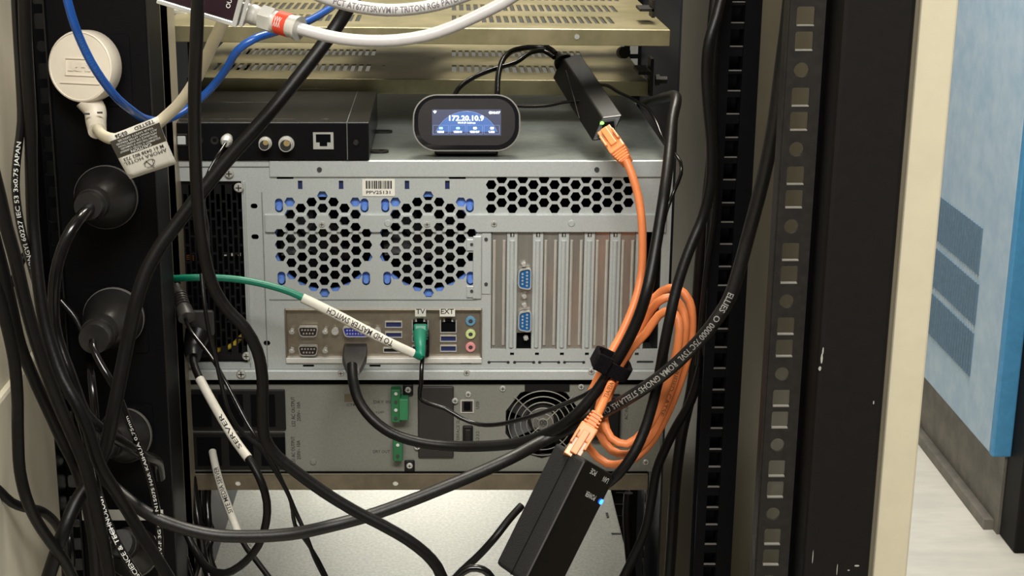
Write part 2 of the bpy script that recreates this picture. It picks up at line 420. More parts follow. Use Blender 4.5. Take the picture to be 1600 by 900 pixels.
va = [Wx(u, v, xs) for u, v in ((1465, 308), (1537, 352), (1460, 377), (1532, 432), (1532, 441), (1455, 388), (1524, 505), (1452, 450), (1452, 460), (1521, 515), (1448, 520), (1517, 585))]
def vents(topL, topR, botL, botR):
    p = [Wx(*q, xs) for q in (topL, topR, botL, botR)]
    y1 = max(p[0].y, p[2].y); y0_ = (p[1].y + p[3].y) / 2
    zt = (p[0].z + p[1].z) / 2; zb = (p[2].z + p[3].z) / 2; n = 19
    for i in range(n):
        y = y0_ + (y1 - y0_) * (i + .5) / n; wd = (y1 - y0_) / n
        MB().box(xs - .0025, xs + .002, y - wd * .25, y + wd * .25, zb, zt).build('vent_slot', vent_b, bc)
vents((1465, 308), (1537, 352), (1460, 377), (1532, 425))
vents((1459, 388), (1531, 440), (1454, 448), (1526, 505))
vents((1453, 458), (1524, 518), (1449, 522), (1517, 585))

# ================================================================ SHELVES
def shelf(name, label, uR, vR, vB, y, depth, zrows, tilt=.5):
    p = W(uR, vR, y); q = W(uR, vB, y); x1 = p.x; x0 = -.232; h = p.z - q.z
    th = thing(name, label, 'shelf', (0, y, q.z))
    Mx = Matrix.Translation(V((x1, y, p.z))) @ Matrix.Rotation(math.radians(tilt), 4, 'Y')
    hs = []
    Wd = x1 - x0
    for (v0, v1, pitch, groups) in zrows:
        ya = Wz(700, v1, p.z).y - y; yb_ = Wz(700, v0, p.z).y - y
        pm = mm(pitch, 700, (v0 + v1) / 2, (ya + yb_) / 2 + y)
        for (ua, ub) in groups:
            xa = Wz(ua, v1, p.z).x - x1; xb = Wz(ub, v1, p.z).x - x1
            x = xa
            while x < xb:
                if x > -Wd + .01 and x < -.012: hs.append(rect(x, ya, x + pm * .6, yb_))
                x += pm
    hs += [circ(Wz(u_, v_, p.z).x - x1, Wz(u_, v_, p.z).y - y, .0016, 8) for u_, v_ in (((677, 94), (600, 106)) if vR > 100 else ())]
    vs, fs = plate2d(rect(-Wd, 0, 0, depth), hs, .0016)
    MB().add([V((v.x, v.y, v.z - .0008)) for v in vs], fs, Mx).build('shelf_plate', brass, th)
    MB().box(-Wd, 0, -.0016, 0, -h, 0.0004, Mx).build('front_lip', brass, th, bev=.0006)
    MB().box(-.0016, 0, 0, depth, -h, -.001, Mx).build('side_lip', brass, th)
    MB().box(-Wd, -Wd + .0016, 0, depth, -h, -.001, Mx).build('side_lip', brass, th)
    MB().cyl(Mx @ V((-.075, -.0016, -h * .45)), Mx @ V((-.075, -.0024, -h * .45)), .0021, n=12).build('rivet', chrome, th)
    return th, Mx
G1 = ((330, 560), (706, 962))
shelf('rack_shelf', 'upper zinc-yellow perforated shelf across the top of the rack', 1047, 47, 72, .06, .34,
      [(27, 37.5, 11.6, G1), (9, 19, 11.3, G1), (-7, 2, 10.9, G1), (-22, -14, 10.6, G1), (-35, -28, 10.2, G1)])
shelf('rack_shelf', 'lower zinc-yellow perforated shelf directly above the server', 1013, 127, 150, .18, .30,
      [(104, 115, 11.8, ((330, 575), (706, 890))), (81, 90, 10.3, ((360, 585), (706, 912))), (62, 70, 9.8, ((360, 585), (706, 910))), (45, 52, 9.4, ((360, 585), (706, 910)))])
zs1 = W(1047, 47, .06).z
wa = Wz(247, 26, zs1 + .001)
wb = thing('white_device', 'small white plastic device at the left end of the upper shelf', 'device', (wa.x + .012, wa.y + .01, zs1))
MB().box(wa.x, wa.x + .024, wa.y, wa.y + .022, zs1 + .0015, zs1 + .008).build('body', white, wb, bev=.0015)
MB().box(wa.x + .003, wa.x + .021, wa.y - .0004, wa.y, zs1 + .0035, zs1 + .0065).build('front_recess', paper, wb)
# shelf brackets, bolts on the right
bk = thing('shelf_bracket', 'dark steel bracket and bolt holding the shelf ends, right', 'bracket', W(1020, 110, .2))
pbox(MB(), 1016, 92, 1021, 150, .17, .19).build('arm', railm, bk)
pbox(MB(), 998, 112, 1018, 117, .16, .20).build('tab', railm, bk)
pbox(MB(), 1019, 0, 1024, 28, .10, .12).build('arm', railm, bk)
pbox(MB(), 1000, 14, 1022, 18, .10, .13).build('tab', railm, bk)
MB().cyl(W(1028, 125, .17), W(1042, 125, .17), .0035, n=6).build('bolt', railm, bk)
MB().cyl(W(1024, 125, .17), W(1030, 125, .17), .0055, n=6).build('bolt_head', railm, bk)
MB().cyl(W(972, 82, .22), W(976, 82, .21), .0055, n=12).build('bolt', railm, bk)
# lower shelf lip under the UPS
sl = thing('rack_shelf', 'brownish metal shelf carrying the wide grey power unit', 'shelf', W(650, 765, .0))
p = W(1012, 742, .0); q = W(1012, 765, .0); xr_ = W(1012, 750, 0).x
lowz, lowt = q.z, p.z
hs = [circ(W(u, 755, 0).x, W(u, v, 0).z, mm(4.6, u, 755, 0), 14) for u, v in ((372, 755), (618, 755))]
plate(rect(-.215, lowz, xr_, lowt), hs, .0016, XZ(0)).build('front_lip', mat('brown_lip_metal', (.19, .155, .105), .42, .35, (.13, .105, .07), 40, .1), sl)
MB().box(-.215, xr_, .0008, .42, lowt - .0016, lowt).build('shelf_plate', brassd, sl)
wl = MB()
for u, v in ((372, 755), (618, 755)):
    c = W(u, v, .0005); wl.lathe([(0, mm(4.4, u, v, 0)), (.0006, mm(4.4, u, v, 0))], c, (0, 1, 0), 14)
wl.build('hole_liner', paper, sl)
# bottom device whose top is seen
zlow = Wz(957, 775, 0).z
c = W(957, 775, .39); zl = c.z
bd = thing('server_chassis', 'pale speckled steel equipment case lying below the lower shelf', 'equipment case', (0, .2, zl - .09))
MB().box(-.25, c.x, .02, .62, zl - .09, zl).build('case', frost, bd, bev=.001)
for (u, v, a, b) in ((949, 805, .0012, .006), (963, 834, .005, .0016)):
    k = Wz(u, v, zl + .0002); MB().box(k.x - a, k.x + a, k.y - b, k.y + b, zl, zl + .0006).build('slot', ink, bd)
MB().box(c.x + .008, c.x + .016, .30, .32, .45, .75).build('corner_post', blk, rack)

# ================================================================ SERVER (4U)
zt = W(700, 250, 0).z; zb_ = W(700, 592, 0).z
xL, xR = W(258, 265, 0).x, W(1052, 265, 0).x
sv = thing('rack_server', 'wide galvanised steel rack server with two hexagon fan grilles', 'server', (0, .2, zb_))
Z = lambda v, y=0: W(700, v, y).z
X = lambda u, v, y=0: W(u, v, y).x
# panel holes
H = []
hr, pit = .0043, .0100
fans = [(505.5, 382.5), (669.3, 382.5)]
fan_c = []
def in_list(i):
    i = abs(i)
    return {0: [4, 3, 1, 0, -1, -2, -3, -4], 1: [3.5, 2.5, 1.5, .5, -.5, -1.5, -2.5, -3.5], 2: [3, 2, 1, 0, -1, -2, -3],
            3: [3.5, 2.5, 1.5, .5, -.5, -1.5, -2.5], 4: [1, 0, -1]}[i]
for (u, v) in fans:
    c = W(u, v, 0); fan_c.append(c)
    for i in range(-4, 5):
        for j in in_list(i): H.append(hexp(c.x + i * pit * .866, c.z + j * pit, hr))
pegs = [(436, 321), (569.5, 321), (440, 435), (572, 435), (602, 321), (734, 321), (605, 435), (735, 435)]
for u, v in pegs:
    c = W(u, v, 0); H.append(rrect(c.x, c.z, .0064, .0115, .0031, 4))
for u in (469, 533, 636, 699):
    c = W(u, 289, 0); H.append(rect(c.x - .0018, c.z - .0035, c.x + .0018, c.z + .0035))
for i in range(14):
    for j in (range(3) if i % 2 == 0 else range(3)):
        u = 767.5 + 16.5 * i; v = (288.75 if i % 2 == 0 else 279.5) + 18.7 * j
        c = W(u, v, 0); H.append(hexp(c.x, c.z, hr))
for u, v in ((445.5, 277.8), (714.5, 277.8)):
    c = W(u, v, 0); H.append(rect(c.x - .0066, c.z - .001, c.x + .0066, c.z + .0012))
for u, v, a in ((397, 322, .0055), (398.5, 370, .006), (417, 536, .0055)):
    c = W(u, v, 0); H.append(rrect(c.x, c.z, a, .0042, .002, 3))
for u, v, r_ in ((759.5, 444, .0012), (759, 374, .0012), (499, 265, .0018)): pass
# PSU cut-out
x0, x1, z0_, z1_ = X(264, 420), X(382, 420), Z(566), Z(283)
H.append(rect(x0, z0_, x1, z1_)); PSU = (x0, x1, z0_, z1_)
# IO cut-out
IO = pr(446, 482, 753, 564); H.append(rect(IO[0], IO[2], IO[1], IO[3]))
# slots: pitch 20.32 mm
sx0 = X(779.5, 450); slots = []
for i in range(7):
    cxs = sx0 + i * .02055; w2 = .0062
    slots.append(cxs); H.append(rect(cxs - w2, Z(545), cxs + w2, Z(361.5)))
    if i < 6:
        c = Z(552.5); 
for u in (800, 839, 878, 917, 995): c = W(u, 553, 0); H.append(rect(c.x - .0016, c.z - .0012, c.x + .0016, c.z + .0012))
for u in (779, 819, 858, 897, 1008):
    c = W(u, 565.5, 0)
    if u == 1008: H.append(rrect(c.x, c.z, .028 / 2, .0022, .001, 2))
    else:
        H.append(rrect(c.x, c.z, .0165, .0012, .0005, 2))
        H.append(rrect(c.x - .0085, c.z, .0012, .003, .0005, 2)) if 0 else None
for u, v in ((482, 571.5), (586, 571.5), (728, 566.5)):
    c = W(u, v, 0); H.append(rect(c.x - .0045, c.z - .001, c.x + .0045, c.z + .001))
H = [h for h in H if h]
plate(rect(xL, Z(576), xR, Z(256)), H, .0014, XZ(0.0005)).build('rear_panel', galv, sv, label='light grey rear panel pierced with hexagons')
# case walls
MB().box(xL, xR, .001, .46, zt - .0012, zt).build('top_cover', galv2, sv)
MB().box(xL, xL + .001, .002, .46, zb_, zt - .0012).box(xR - .001, xR, .002, .46, zb_, zt - .0012).box(xL, xR, .002, .46, zb_, zb_ + .001).box(xL, xR, .455, .46, zb_, zt - .0012).build('case', galv2, sv)
MB().box(xL + .002, xR - .002, .09, .092, zb_ + .002, zt - .003).build('inner_bulkhead', dark, sv)
# lid fold over the top edge
zf0, zf1 = Z(276), zt
MB().box(X(421, 265), X(1040, 265), -.0022, .001, zf0, zf1).build('lid_fold', galv, sv, bev=.0008)
MB().box(xL, X(421, 258), -.0018, .001, Z(260), zf1).build('lid_fold', galv, sv, bev=.0006)
for u in (499, 932.5): MB().cyl(W(u, 265, -.0023), W(u, 265, -.0027), mm(4, u, 265, 0), n=12).build('screw_hole', ink, sv)
# pressed bands
zA, zB = Z(361), Z(334.5)
def clip(poly, zlo, zhi):
    for lim, sgn in ((zlo, 1), (zhi, -1)):
        out = []
        for a_, b_ in zip(poly, poly[1:] + poly[:1]):
            ia, ib = sgn * (a_[1] - lim) >= 0, sgn * (b_[1] - lim) >= 0
            if ia: out.append(a_)
            if ia != ib:
                t = (lim - a_[1]) / (b_[1] - a_[1]); out.append((a_[0] + (b_[0] - a_[0]) * t, lim))
        poly = out
        if not poly: return poly
    return poly
hs = []
for c in fan_c:
    for i in range(-4, 5):
        for j in in_list(i):
            hz = c.z + j * pit
            if hz + .0035 <= zA or hz - .0035 >= zB: continue
            pl_ = hexp(c.x + i * pit * .866, hz, hr)
            if not (zA + .0040 < hz < zB - .0040): pl_ = clip(pl_, zA - .001, zB + .001)
            if len(pl_) > 2: hs.append(pl_)
plate(rect(X(416, 347), zA, X(1040, 347), zB), hs, .0030, XZ(-.0016)).build('band', galv, sv, bev=.0006, label='raised pressed band')
MB().box(X(414, 347), X(416, 347) + .0003, -.0024, .0, Z(361.5), Z(334)).build('band_end', galv, sv, bev=.0004)
# lower edge band with highlight
MB().box(xL + .004, X(1031, 585), -.0035, .002, zb_, Z(576.5)).build('bottom_fold', galv, sv, bev=.001)
MB().box(xL + .004, X(1031, 573), -.001, .001, Z(577), Z(567.5)).build('bottom_step', galv, sv) if 0 else None
# vertical step lines
for u in (385.5, 412.5):
    MB().box(X(u, 420), X(u, 420) + .0007, -.0009, 0, Z(574), Z(300 if u > 400 else 285)).build('seam', galv2, sv)
MB().box(X(386, 420), X(388, 420), -.0025, .0, Z(566), Z(283)).build('psu_rim', galv, sv)
# fan tray: slightly raised sheet edges + label bracket at right
MB().box(X(421, 466), X(745, 466), -.0009, 0, Z(468.5), Z(467)).build('seam', galv2, sv)
MB().box(X(739, 425), X(752, 425), -.0022, 0, Z(466), Z(368)).build('fan_tray_edge', galv, sv, bev=.0006)
for v in (382, 455):
    MB().box(X(729, v), X(742, v), -.0018, 0, Z(v + 9), Z(v - 9)).build('tray_tab', galv, sv, bev=.0005)
    MB().cyl(W(737, v, -.0019), W(737, v, -.0023), .0013, n=10).build('screw_hole', ink, sv)
MB().box(X(753, 412), X(767, 412), -.0012, 0, Z(459), Z(362)).build('tray_tab', galv, sv, bev=.0004)
for v in (374, 444): MB().cyl(W(759.5, v, -.0013), W(759.5, v, -.0017), .0015, n=10).build('screw_hole', ink, sv)
# fans behind the grille
for c in fan_c:
    fn = plate(rrect(c.x, c.z, .086, .088, .006, 3), [circ(c.x, c.z, .0385, 40)], .004, XZ(.006)).build('fan', bluep, sv, label='cornflower blue fan bracket')
    bl = MB()
    for k in range(7):
        a = 2 * math.pi * k / 7 + .3
        M_ = Matrix.Translation(V((c.x, .022, c.z))) @ Matrix.Rotation(a, 4, 'Y') @ Matrix.Rotation(.6, 4, 'X')
        bl.box(.012, .037, -.001, .001, -.010, .010, M_)
    bl.build('blade', blks, fn)
    MB().cyl((c.x, .016, c.z), (c.x, .035, c.z), .015, n=24).build('hub', blks, fn)
    MB().box(c.x + .002, c.x + .020, .009, .011, c.z - .014, c.z - .004, ).build('fan_lead', blks, fn)
for u, v in pegs:
    c = W(u, v + 2, 0)
    MB().lathe([(0, .0029), (.004, .0027), (.0062, .0020), (.0062, .0001)], (c.x, .0045, c.z - .0008), (0, -1, 0), 16).build('fan_peg', bluep, sv, smooth=True)
for u in (469, 533, 636, 699):
    c = W(u, 289, 0); MB().box(c.x - .0019, c.x + .0019, .002, .003, c.z - .0037, c.z + .0037).build('blue_clip', blued, sv)
for u, v in ((503, 350.5), (667.3, 350.5), (772, 349.5)): pscrew(u, v, 4.8, sv, -.0032)
for u, v in ((606, 349), (893, 349)): MB().lathe([(0, .0030), (.0009, .0022), (.0009, .0001)], W(u, v, -.0031), (0, -1, 0), 16).build('dimple', galv, sv, smooth=True)
pscrew(358, 271, 7.5, sv, -.001); pscrew(373, 293, 7.5, sv, -.003); pscrew(385, 556, 6.5, sv, -.004); pscrew(377, 584, 7.5, sv, -.004)
for u, v in ((532.5, 583), (729, 582), (924, 580)): pscrew(u, v, 5, sv, -.0036)
# inner chips glimpsed
# PSU grille
hs = []
x0, x1, z0_, z1_ = PSU
n = 14; cw = (x1 - x0) / n
for i in range(n):
    zz = z0_ + .006 + (.007 if i % 2 else 0)
    while zz < z1_ - .015:
        hs.append(rect(x0 + i * cw + cw * .18, zz, x0 + i * cw + cw * .84, zz + .0125)); zz += .0143
ps = plate(rect(x0, z0_, x1, z1_), hs, .001, XZ(.004)).build('power_supply_grille', mat('psu_dark_grille', (.018, .018, .02), .35, .6), sv)
MB().box(x0, x1, .05, .052, z0_, z1_).build('psu_interior', dark, ps)
MB().tube(px([(337, 548, .012), (352, 545, .010), (366, 538, .009), (380, 524, .012)]), .0022).build('yellow_lead', yel, ps, smooth=True)
for k in range(3): MB().tube([W(272, 400 + 3 * k, .018) + V((.003 * math.sin(t), .002 * math.cos(t), .0)) + V((t * .0009, 0, 0)) for t in [i * .5 for i in range(30)]], .0005, 6).build('copper_coil', mat('copper', (.7, .28, .12), .3, .8), ps)
for u in (352, 363, 374): pbox(MB(), u - 2, 396, u + 2, 400, .012, .014).build('capacitor', paper, ps)
for k in range(5):
    pbox(MB(), 345 + 0 + k * 9, 352, 348 + k * 9, 372, .02, .025).build('resistor', railm, ps)
pbox(MB(), 276, 488, 335, 558, -.004, .006).build('inlet_housing', blks, ps, bev=.001)
# barcode label
lb = pbox(MB(), 566, 280, 617, 306.5, -.0009, -.0003).build('barcode_label', paper, sv)
bb = MB(); u = 571.5
while u < 611:
    wd = R.choice((.8, .8, 1.5, 2.2)); pbox(bb, u, 282.5, u + wd, 295, -.0011, -.0010); u += wd + R.choice((.8, .8, 1.4))
text(bb, 'PPV25131', W(591, 300.5, -.0012), (1, 0, 0), (0, 0, 1), .0026, .019); bb.build('barcode', ink, lb)
# ---- slot covers
for i, cxs in enumerate(slots):
    if i == 1 or i == 6: continue
    m_ = MB().box(cxs - .0057, cxs + .0057, .0008, .0016, Z(544.5), Z(361))
    so = m_.build('slot_cover', bracket, sv)
    for dx in (-.0039, .0039):
        r_ = MB().tube([V((cxs + dx, .0006, Z(539))), V((cxs + dx, .0003, Z(520))), V((cxs + dx, .0003, Z(376)))], .0013, 8)
        r_.build('rib', mat('rib_steel', (.66, .64, .58), .25, .5), so, smooth=True)
cxs = slots[1]
so = MB().box(cxs - .0060, cxs + .0060, .0005, .0013, Z(520), Z(361)).build('slot_cover', bracket, sv, label='slot cover with two serial ports')
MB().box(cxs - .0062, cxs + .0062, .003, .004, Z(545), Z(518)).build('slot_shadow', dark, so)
def dsub(c, w, h, parent, shell, insert, vert=False, pins=(5, 4), pinm=chrome, y=-.0005, depth=.005):
    def D(w, h, r):
        k = .10 * w
        pts = [(-w / 2, h / 2), (w / 2, h / 2), (w / 2 - k, -h / 2), (-w / 2 + k, -h / 2)]
        out = []
        for i, p_ in enumerate(pts):
            a_, b_ = V(pts[i - 1]), V(pts[(i + 1) % 4]); q = V(p_)
            d1 = (a_ - q).normalized() * r; d2 = (b_ - q).normalized() * r
            for t in (0, .33, .67, 1): out.append(tuple((q + d1).lerp(q, t).lerp(q.lerp(q + d2, t), t)))
        return out
    ax, ay = ((0, 0, -1), (1, 0, 0)) if vert else ((1, 0, 0), (0, 0, 1))
    M_ = FR((c.x, y - depth / 2, c.z), ax, ay)
    sh = plate(D(w, h, h * .3), [D(w * .92, h * .84, h * .26)], depth, M_).build('port_shell', shell, parent)
    plate(D(w * .92, h * .84, h * .26), [], depth * .8, FR((c.x, y - depth * .35, c.z), ax, ay)).build('port_insert', insert, sh)
    pn = MB()
    for row, n_ in enumerate(pins):
        for k in range(n_):
            q = M_ @ V(((k - (n_ - 1) / 2) * w * .15 * (5 / max(pins)), h * .17 * (1 - 2 * row), 0)); pn.cyl((q.x, y - depth * .4, q.z), (q.x, y - depth * .95, q.z), h * .085, n=6)
    pn.build('port_pins', pinm, sh)
    return sh
for v in (433.5, 499.5):
    c = W(819.5, v, 0); dsub(c, .0185, .0105, so, chrome, vga, True)
for u, v in ((818, 411.5), (819, 462), (819, 475), (821.5, 527)):
    MB().lathe([(0, .0022), (.003, .0022), (.0045, .0014), (.0045, .0002)], W(u, v, 0), (0, -1, 0), 6).build('jack_screw', chrome, so)
# struts with window and rib
for i in range(6):
    sxm = (slots[i] + slots[i + 1]) / 2
    MB().tube([V((sxm, .0, Z(542))), V((sxm, .0, Z(520))), V((sxm, .0, Z(376)))], .0021, 10).build('strut_rib', galv, sv, smooth=True)
    c = Z(367); MB().box(sxm - .0016, sxm + .0016, -.0004, 0, c - .0016, c + .0016).build('strut_window', ink, sv)
    MB().box(sxm - .0005, sxm + .0008, -.0006, 0, c - .0013, c + .0013).build('strut_window_tab', chrome, sv)
    MB().box(sxm - .0044, sxm - .0040, -.0006, 0, Z(545), Z(362)).box(sxm + .0040, sxm + .0044, -.0006, 0, Z(545), Z(362)).build('strut_edge', galv2, sv)
for u in (779, 819, 858, 897):
    c = W(u, 566, 0)
    MB().lathe([(0, .0013), (.0004, .0013)], (c.x - .0078, 0, c.z), (0, -1, 0), 10).lathe([(0, .0013), (.0004, .0013)], (c.x + .0078, 0, c.z), (0, -1, 0), 10).build('slot_end', ink, sv)
# ---- IO shield
io = MB().box(IO[0], IO[1], .002, .003, IO[2], IO[3]).build('port_shield', iosteel, sv, label='brownish steel port shield')
fr = .0012
MB().box(IO[0], IO[1], -.0022, .003, IO[3] - fr, IO[3]).box(IO[0], IO[0] + fr, -.0022, .003, IO[2], IO[3]).box(IO[1] - fr, IO[1], -.0022, .003, IO[2], IO[3]).build('shield_rim', iosteel, io, bev=.0004)
MB().box(IO[0], IO[1], -.0028, .003, IO[2] - .001, IO[2] + .0035).build('shield_rim', mat('shield_lip_steel', (.80, .79, .74), .35, .3), io, bev=.0006)
def port(u0, v0, u1, v1, m=dark, rim=chrome, name='port', y=.0015, r=.0007):
    x0, x1, z0, z1 = pr(u0, v0, u1, v1)
    o = plate(rect(x0 - r, z0 - r, x1 + r, z1 + r), [rect(x0, z0, x1, z1)], .002, XZ(y)).build(name, rim, io)
    MB().box(x0, x1, y + .0002, y + .0012, z0, z1).build('port_cavity', m, o); return o
for v in (516.5, 546): 
    c = W(482, v, 0); dsub(c, .0165, .0088, io, chrome, mat('brown_black_insert', (.03, .015, .012), .4), False, y=.001)
    for u in (456.5, 508.5): MB().lathe([(0, .0025), (.004, .0025), (.004, .0015), (.006, .0013), (.006, .0001)], W(u, v, .0015), (0, -1, 0), 6).build('jack_screw', chrome, io)
c = W(558, 517, 0); dsub(c, .024, .0085, io, chrome, vga2, False, (8, 8), chrome, y=.001)
for u in (524, 590): MB().lathe([(0, .0030), (.004, .0030), (.004, .0015), (.0041, .0001)], W(u, 516, .0015), (0, -1, 0), 12).build('jack_screw', chrome, io)
port(603, 504, 627, 511.5, blued, name='usb_port'); port(603, 520.5, 627, 527, blued, name='usb_port'); port(600, 545, 627, 550.5, blks, name='display_port')
def rj(u0, v0, u1, v1, m=dark):
    o = port(u0, v0, u1, v1, m, name='network_port')
    x0, x1, z0, z1 = pr(u0, v0, u1, v1); cx_ = (x0 + x1) / 2; w_ = (x1 - x0)
    MB().box(cx_ - w_ * .22, cx_ + w_ * .22, .0004, .0016, z1, z1 + .0022).build('latch_notch', dark, o)
    MB().box(x0, x0 + w_ * .17, .0, .0012, z1 - .0002, z1 + .0014).box(x1 - w_ * .17, x1, .0, .0012, z1 - .0002, z1 + .0014).build('port_light', ink, o)
rj(689, 503, 712, 519.5); rj(645, 503, 668, 519.5)
for v0, v1 in ((526, 533.5), (541.5, 549)): port(689, v0, 712, v1, blued, name='usb_port'); port(645, v0, 668, v1, blued, name='usb_port')
for v, m_ in ((501, jb), (521.5, jg), (541.8, jp)):
    j = MB().lathe([(0, .0041), (.0015, .0041), (.002, .0036), (.002, .0018), (.0005, .0016), (.0005, .0001)], W(735.3, v, .002), (0, -1, 0), 24).build('audio_jack', m_, io, smooth=True)
    MB().cyl(W(735.3, v, .0004), W(735.3, v, .0001), .0017, n=12).build('jack_hole', ink, j)
for u, s_ in ((657, 'TV'), (699, 'EXT')):
    t_ = MB(); w_ = 8.5 if s_ == 'TV' else 12
    q = pbox(MB(), u - w_, 483, u + w_, 494.5, -.003, -.0026).build('port_label', paper, io)
    text(t_, s_, W(u, 486.5, -.0032), (1, 0, 0), (0, 0, 1), .0042).build('lettering', ink, q)
# ================================================================ UPS under the server
yU = .004
uz0, uz1 = W(700, 737, yU).z, W(700, 600.5, yU).z
ux0, ux1 = -.225, W(1032, 660, yU).x
up = thing('power_backup_unit', 'wide olive-grey power backup unit beneath the server', 'power unit', (0, .2, uz0))
fanC = W(848, 660, yU)
hs = [circ(fanC.x, fanC.z, mm(61, 848, 660, yU), 10, .31), circ(W(785.5, 607, yU).x, W(785.5, 607, yU).z, .0008, 8)]
plate(rect(ux0, uz0, ux1, uz1), hs, .0015, XZ(yU + .0007)).build('rear_panel', upsgrey, up)
MB().box(ux0, ux1, yU + .002, .44, uz0, uz0 + .001).box(ux0, ux1, yU + .002, .44, uz1 - .001, uz1).box(ux0, ux0 + .001, yU + .002, .44, uz0, uz1).box(ux1 - .001, ux1, yU + .002, .44, uz0, uz1).box(ux0, ux1, .43, .44, uz0, uz1).build('case', upsgrey, up)
pbox(MB(), 282, 591.5, 1031, 600.5, yU - .001, yU + .06).build('shadow_gap_strip', dark, up); pbox(MB(), 282, 737, 1012, 742.5, yU - .001, yU + .06).build('shadow_gap_strip', dark, up)  # black strips paint the shade in the gaps above and below the panel
for u0, v0, u1, v1 in ((284, 609, 446, 673), (300, 676, 446, 734)):
    ob = pbox(MB(), u0, v0, u1, v1, yU - .002, yU).build('outlet_block', blks, up, bev=.0015)
    for k in range(3): pbox(MB(), u0 + 8 + k * 50, v0 + 8, u0 + 46 + k * 50, v1 - 6, yU - .0026, yU - .002).build('outlet', dark, ob)
def utext(s, u, v, h, vert=False, wd=None, m=ink):
    t_ = text(MB(), s, W(u, v, yU - .0003), (0, 0, 1) if vert else (1, 0, 0), (-1, 0, 0) if vert else (0, 0, 1), h, wd, bold=0); return t_.build('lettering', m, up)
utext('LS2 AC OUTPUT', 458, 643, .0030, True, .026); utext('250V~ 10A', 466.5, 643, .0030, True, .017)
utext('LS1 AC OUTPUT', 458, 703, .0030, True, .024); utext('250V~ 10A', 466.5, 703, .0030, True, .017)
utext('DRY IN', 597, 628, .0026, wd=.014, m=inkg); utext('DRY OUT', 596, 705.5, .0026, wd=.014, m=inkg); utext('+24V', 594, 644, .002, wd=.007, m=inkg)
utext('USB', 746, 633, .0028, True, m=inkg); utext('RS232', 746, 685, .0028, True, .013, m=inkg); utext('INTERFACE SLOT', 715.5, 672, .0026, True, .030, m=inkg); utext('AC INPUT', 979, 640, .0028, True, .018, m=inkg)
st = pbox(MB(), 538, 616, 551, 628, yU - .0004, yU).build('asset_sticker', mat('brown_sticker', (.13, .10, .06), .5), up)
utext('CT874', 552, 632.5, .0022, wd=.011, m=ink)
for k, (u0, v0, u1, v1, n_) in enumerate(((611, 609, 626, 660, 4), (614, 687, 629, 721, 2))):
    g = pbox(MB(), u0, v0, u1, v1, yU - .009, yU).build('terminal_block', greenp, up, bev=.0006)
    for j in range(n_): MB().cyl(W((u0 + u1) / 2, v0 + (j + .5) * (v1 - v0) / n_, yU - .0091), W((u0 + u1) / 2, v0 + (j + .5) * (v1 - v0) / n_, yU - .0096), .0014, n=10).build('terminal_screw', chrome if j % 2 == 0 else ink, g)
    if k == 0: pbox(MB(), 624, 624, 638, 657, yU - .012, yU).build('terminal_plug', mat('green_terminal_plug', (.03, .20, .08), .45), g, bev=.0006)
for u, v in ((637.5, 610), (640, 728.5)): 
    t_ = pbox(MB(), u - 8, v - 9, u + 8, v + 9, yU - .002, yU).build('case_tab', blks, up, bev=.001); pscrew(u, v - 1, 5, t_, yU - .0022)
pbox(MB(), 653, 604, 709, 716, yU - .0025, yU).build('slot_cover', mat('slot_cover_black', (.022, .018, .017), .6), up, bev=.0015)
for u, v in ((711, 626), (652, 698)): pscrew(u, v, 5, up, yU - .002)
t_ = pbox(MB(), 719.5, 625, 740.5, 645.5, yU - .001, yU).build('usb_port', chrome, up)
pbox(MB(), 721.5, 627, 738.5, 643.5, yU - .0014, yU - .0008).build('port_cavity', mat('port_dark', (.03, .02, .02), .5), t_); pbox(MB(), 725, 629, 735, 641, yU - .003, yU - .001).build('port_tongue', dark, t_)
t_ = pbox(MB(), 723, 666, 739, 700, yU - .003, yU).build('serial_port', blks, up, bev=.001); pbox(MB(), 726, 671, 736, 692, yU - .0045, yU - .002).build('port_shell', railm, t_, bev=.001)
for u, v in ((731.5, 616), (785.5, 607), (908, 604), (1008, 608), (1009, 722)): pscrew(u, v, 5, up, yU - .0002)
MB().lathe([(0, .0028), (.0012, .0022), (.0014, .0001)], W(489.5, 721.5, yU), (0, -1, 0), 16).build('rivet', upsgrey, up, smooth=True)
# UPS fan
fb = MB().box(fanC.x - .034, fanC.x + .034, yU + .03, yU + .031, fanC.z - .036, fanC.z + .036).build('fan', dark, up)
MB().cyl((fanC.x, yU + .008, fanC.z), (fanC.x, yU + .03, fanC.z), .0125, n=24).build('hub', railm, fb)
bl = MB()
for k in range(7):
    M_ = Matrix.Translation(V((fanC.x, yU + .018, fanC.z))) @ Matrix.Rotation(k * .9, 4, 'Y') @ Matrix.Rotation(.6, 4, 'X'); bl.box(.012, .031, -.0006, .0006, -.009, .009, M_)
bl.build('blade', blks, fb)
MB().cyl((fanC.x, yU + .0078, fanC.z), (fanC.x, yU + .0074, fanC.z), .0095, n=24).build('hub_label', mat('hub_label_grey', (.16, .15, .13), .5), fb)
tt = text(MB(), '100', V((fanC.x, yU + .0072, fanC.z - .003)), (1, 0, 0), (0, 0, 1), .004); tt.build('lettering', ink, fb)
gw = mat('fan_guard_wire', (.55, .54, .50), .3, .8)
gd = MB()
for rr in (.0285, .0235, .0185, .0135, .0085, .0040):
    gd.tube([V((fanC.x + rr * math.cos(t), yU - .002, fanC.z + rr * math.sin(t))) for t in [2 * math.pi * i / 40 for i in range(41)]], .00045, 6)
for k in range(4):
    t = math.pi / 4 + k * math.pi / 2; gd.tube([V((fanC.x + rr * math.cos(t), yU - .0028, fanC.z + rr * math.sin(t))) for rr in (.004, .020, .034)], .00045, 6)
gd.build('fan_guard', gw, up, smooth=True)
pbox(MB(), 820, 598, 890, 612, yU - .0008, yU - .0002).build('fan_frame', blks, up)
